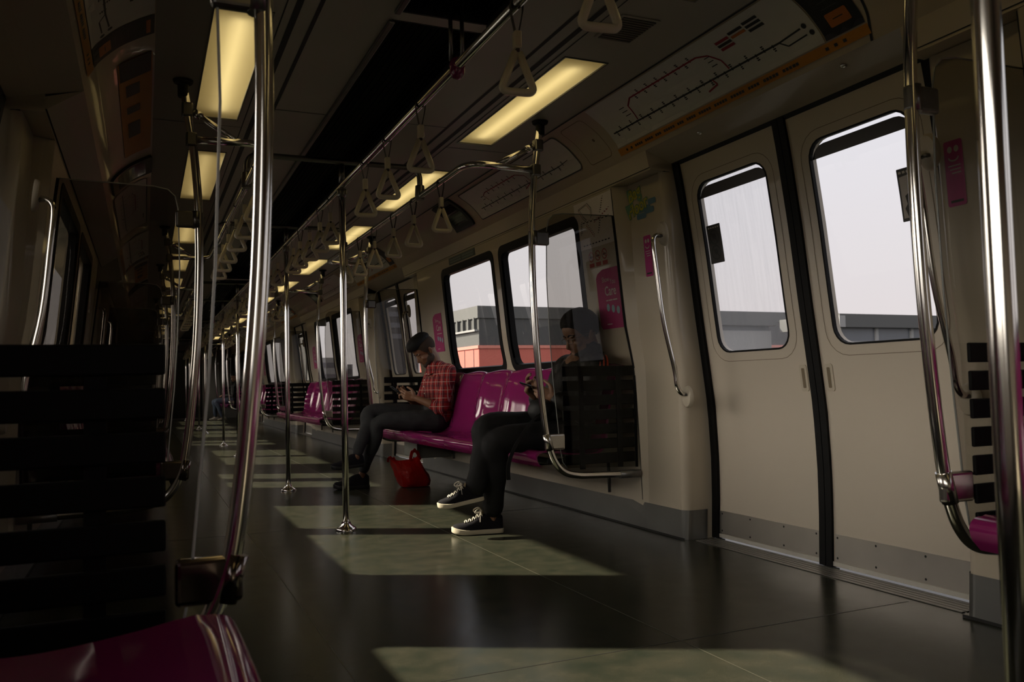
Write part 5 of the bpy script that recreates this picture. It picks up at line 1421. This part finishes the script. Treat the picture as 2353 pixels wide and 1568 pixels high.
# ================================================================== red carrier bag
def carrier():
    m, nt, out = nodes('red_plastic'); N = nt.nodes.new; L = nt.links.new
    p = N('ShaderNodeBsdfPrincipled'); p.inputs['Base Color'].default_value = (.42, .012, .010, 1); p.inputs['Roughness'].default_value = .3
    tl = N('ShaderNodeBsdfTranslucent'); tl.inputs[0].default_value = (.60, .02, .015, 1)
    tc = N('ShaderNodeTexCoord'); nz = N('ShaderNodeTexNoise'); nz.inputs['Scale'].default_value = 22; nz.inputs['Detail'].default_value = 5; nz.inputs['Distortion'].default_value = 1.2
    L(tc.outputs['Object'], nz.inputs['Vector']); b = N('ShaderNodeBump'); b.inputs['Strength'].default_value = .7; b.inputs['Distance'].default_value = .012
    L(nz.outputs['Fac'], b.inputs['Height']); L(b.outputs[0], p.inputs['Normal'])
    mx = N('ShaderNodeMixShader'); mx.inputs[0].default_value = .42; L(p.outputs[0], mx.inputs[1]); L(tl.outputs[0], mx.inputs[2])
    L(mx.outputs[0], out.inputs[0])
    t = empty('carrier_bag', (1.975, 6.49, 0), 'crumpled red plastic carrier bag on the floor beside the man in plaid', 'bag')
    from mathutils import noise as NZ
    bm = bmesh.new(); rows = []; n = 40
    RW = [(.000, .085, .062, 0), (.006, .115, .085, 0), (.04, .128, .098, -.006), (.09, .126, .096, -.022), (.14, .120, .085, -.045), (.18, .118, .068, -.065), (.205, .122, .052, -.080), (.225, .128, .040, -.092)]
    for z, a, b_, ox in RW:
        row = []
        for q in range(n):
            th = 2*PI*q/n; c, s = math.cos(th), math.sin(th); r = 1+.20*NZ.noise(V3((c*2.2, s*2.2, z*9)))*(1 if z > .01 else .2)+.10*NZ.noise(V3((c*6, s*6, z*26)))
            zz = z+(.018*math.cos(2*th)+.012*NZ.noise(V3((c*3, s*3, 4)))) if z > .19 else z
            row.append(bm.verts.new((ox+a*r*math.copysign(abs(c)**.8, c), b_*r*math.copysign(abs(s)**.8, s), zz)))
        rows.append(row)
    for a, b_ in zip(rows[:-1], rows[1:]):
        for q in range(n): bm.faces.new((a[q], a[(q+1) % n], b_[(q+1) % n], b_[q]))
    bm.faces.new(rows[0][::-1])
    obj('pouch', bm, m, t, smooth=True)
    def loop(c, w, h, tilt, yy):
        bm = bmesh.new(); o_, i_ = [], []
        for q in range(17):
            a = PI*q/16; wob = .006*math.sin(q*1.7)
            o_.append((c-w*math.cos(a)+tilt*h*math.sin(a), h*math.sin(a)+wob)); i_.append((c-w*.52*math.cos(a)+tilt*h*math.sin(a)*.85, -.002+(h*.72)*math.sin(a)))
        def pt(p, dy): return bm.verts.new((p[0], yy+dy+.02*math.sin(p[0]*30), .205+p[1]))
        of, if_ = [pt(p, 0) for p in o_], [pt(p, 0) for p in i_]; ob, ib = [pt(p, .004) for p in o_], [pt(p, .004) for p in i_]
        for q in range(16):
            bm.faces.new((of[q], of[q+1], if_[q+1], if_[q])); bm.faces.new((ob[q], ib[q], ib[q+1], ob[q+1])); bm.faces.new((of[q], ob[q], ob[q+1], of[q+1])); bm.faces.new((if_[q], if_[q+1], ib[q+1], ib[q]))
        obj('handle', bm, m, t, smooth=True)
    loop(-.005, .055, .095, -.10, -.03); loop(-.185, .045, .040, -.35, .0)
    bm = bmesh.new(); box(bm, (-.05, -.05, .006), (.085, .05, .085), .012); obj('contents', bm, mat('dark_contents', (.02, .008, .008), .6), t)
carrier()
# ================================================================== camera, sky and sun
def camera():
    W, H, F = 2353., 1568., 1930.
    v1 = Vector((332-W/2, 901-H/2, F)).normalized()          # carriage axis seen by the lens
    d = Vector((1, -.0229, 0)); t = (d-v1*d.dot(v1)).normalized()
    up = t.cross(v1); up = -up if up.y > 0 else up
    R = Matrix(((t.x, -t.y, -t.z), (v1.x, -v1.y, -v1.z), (up.x, -up.y, -up.z)))
    cd = bpy.data.cameras.new('camera'); co = bpy.data.objects.new('camera', cd); COL.objects.link(co)
    cd.sensor_width = 36; cd.lens = 36*F/W; cd.clip_start = .05; cd.clip_end = 800
    co.matrix_world = Matrix.Translation((0, 0, .8)) @ R.to_4x4()
    cd.dof.use_dof = True; cd.dof.focus_distance = 4.6; cd.dof.aperture_fstop = 7.
    SC.camera = co
camera()
SUN = Vector((-1.345, .828, 1.0)).normalized()                # towards the sun
ld = bpy.data.lights.new('sun', 'SUN'); ld.energy = 13.5; ld.color = (1., .90, .70); ld.angle = math.radians(.8)
lo = bpy.data.objects.new('sun', ld); COL.objects.link(lo)
lo.rotation_euler = SUN.to_track_quat('Z', 'Y').to_euler(); lo.location = SUN*60
def world():
    w = bpy.data.worlds.new('hazy_sky'); SC.world = w; w.use_nodes = True
    nt = w.node_tree; nt.nodes.clear(); N = nt.nodes.new; L = nt.links.new
    out = N('ShaderNodeOutputWorld'); bg = N('ShaderNodeBackground'); tc = N('ShaderNodeTexCoord')
    nm = N('ShaderNodeVectorMath'); nm.operation = 'NORMALIZE'; L(tc.outputs['Generated'], nm.inputs[0])
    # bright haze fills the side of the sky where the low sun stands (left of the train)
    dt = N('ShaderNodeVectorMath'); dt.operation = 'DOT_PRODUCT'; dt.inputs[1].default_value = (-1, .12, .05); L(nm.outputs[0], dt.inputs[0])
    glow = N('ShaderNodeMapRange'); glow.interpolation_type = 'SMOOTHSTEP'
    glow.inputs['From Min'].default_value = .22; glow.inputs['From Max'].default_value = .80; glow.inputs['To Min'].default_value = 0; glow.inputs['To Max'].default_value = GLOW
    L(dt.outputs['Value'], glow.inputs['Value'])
    sx = N('ShaderNodeSeparateXYZ'); L(nm.outputs[0], sx.inputs[0])
    hz = N('ShaderNodeMapRange'); hz.inputs['From Min'].default_value = -.02; hz.inputs['From Max'].default_value = .3; L(sx.outputs['Z'], hz.inputs['Value'])
    c = N('ShaderNodeMix'); c.data_type = 'RGBA'; c.inputs[6].default_value = (.86, .78, .76, 1); c.inputs[7].default_value = (.88, .87, .92, 1); L(hz.outputs[0], c.inputs[0])
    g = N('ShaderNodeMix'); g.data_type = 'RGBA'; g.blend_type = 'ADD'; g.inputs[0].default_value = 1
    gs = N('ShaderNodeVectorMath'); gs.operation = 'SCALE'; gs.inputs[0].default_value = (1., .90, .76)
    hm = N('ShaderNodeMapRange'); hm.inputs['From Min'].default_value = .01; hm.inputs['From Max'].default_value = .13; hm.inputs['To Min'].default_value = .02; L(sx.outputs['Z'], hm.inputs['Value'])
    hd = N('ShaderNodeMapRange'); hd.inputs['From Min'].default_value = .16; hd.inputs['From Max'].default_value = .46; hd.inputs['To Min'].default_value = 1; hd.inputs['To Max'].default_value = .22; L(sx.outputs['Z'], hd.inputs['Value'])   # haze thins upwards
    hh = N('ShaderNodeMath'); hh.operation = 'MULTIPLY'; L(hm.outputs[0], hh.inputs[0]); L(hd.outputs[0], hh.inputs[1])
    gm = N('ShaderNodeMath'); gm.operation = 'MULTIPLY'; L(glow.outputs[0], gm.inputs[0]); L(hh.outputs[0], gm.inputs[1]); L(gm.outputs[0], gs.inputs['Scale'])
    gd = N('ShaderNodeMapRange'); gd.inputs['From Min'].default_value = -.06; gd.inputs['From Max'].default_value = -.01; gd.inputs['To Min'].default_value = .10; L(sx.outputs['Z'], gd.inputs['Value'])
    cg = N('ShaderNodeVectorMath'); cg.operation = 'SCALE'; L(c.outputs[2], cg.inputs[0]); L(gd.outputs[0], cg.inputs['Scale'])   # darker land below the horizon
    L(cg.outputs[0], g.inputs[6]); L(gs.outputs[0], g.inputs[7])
    L(g.outputs[2], bg.inputs[0]); bg.inputs[1].default_value = 1.
    L(bg.outputs[0], out.inputs[0])
    w.cycles.sampling_method = 'MANUAL'; w.cycles.sample_map_resolution = 1024
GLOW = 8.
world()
SC.view_settings.view_transform = 'Standard'; SC.view_settings.look = 'None'; SC.view_settings.gamma = 1.; SC.view_settings.exposure = 0.
SC.view_settings.use_curve_mapping = False
SC.cycles.use_denoising = True
SC.cycles.max_bounces = 10; SC.cycles.diffuse_bounces = 5; SC.cycles.glossy_bounces = 5; SC.cycles.transmission_bounces = 6; SC.cycles.transparent_max_bounces = 20
SC.cycles.sample_clamp_indirect = 6.
SC.cycles.caustics_reflective = False; SC.cycles.caustics_refractive = False
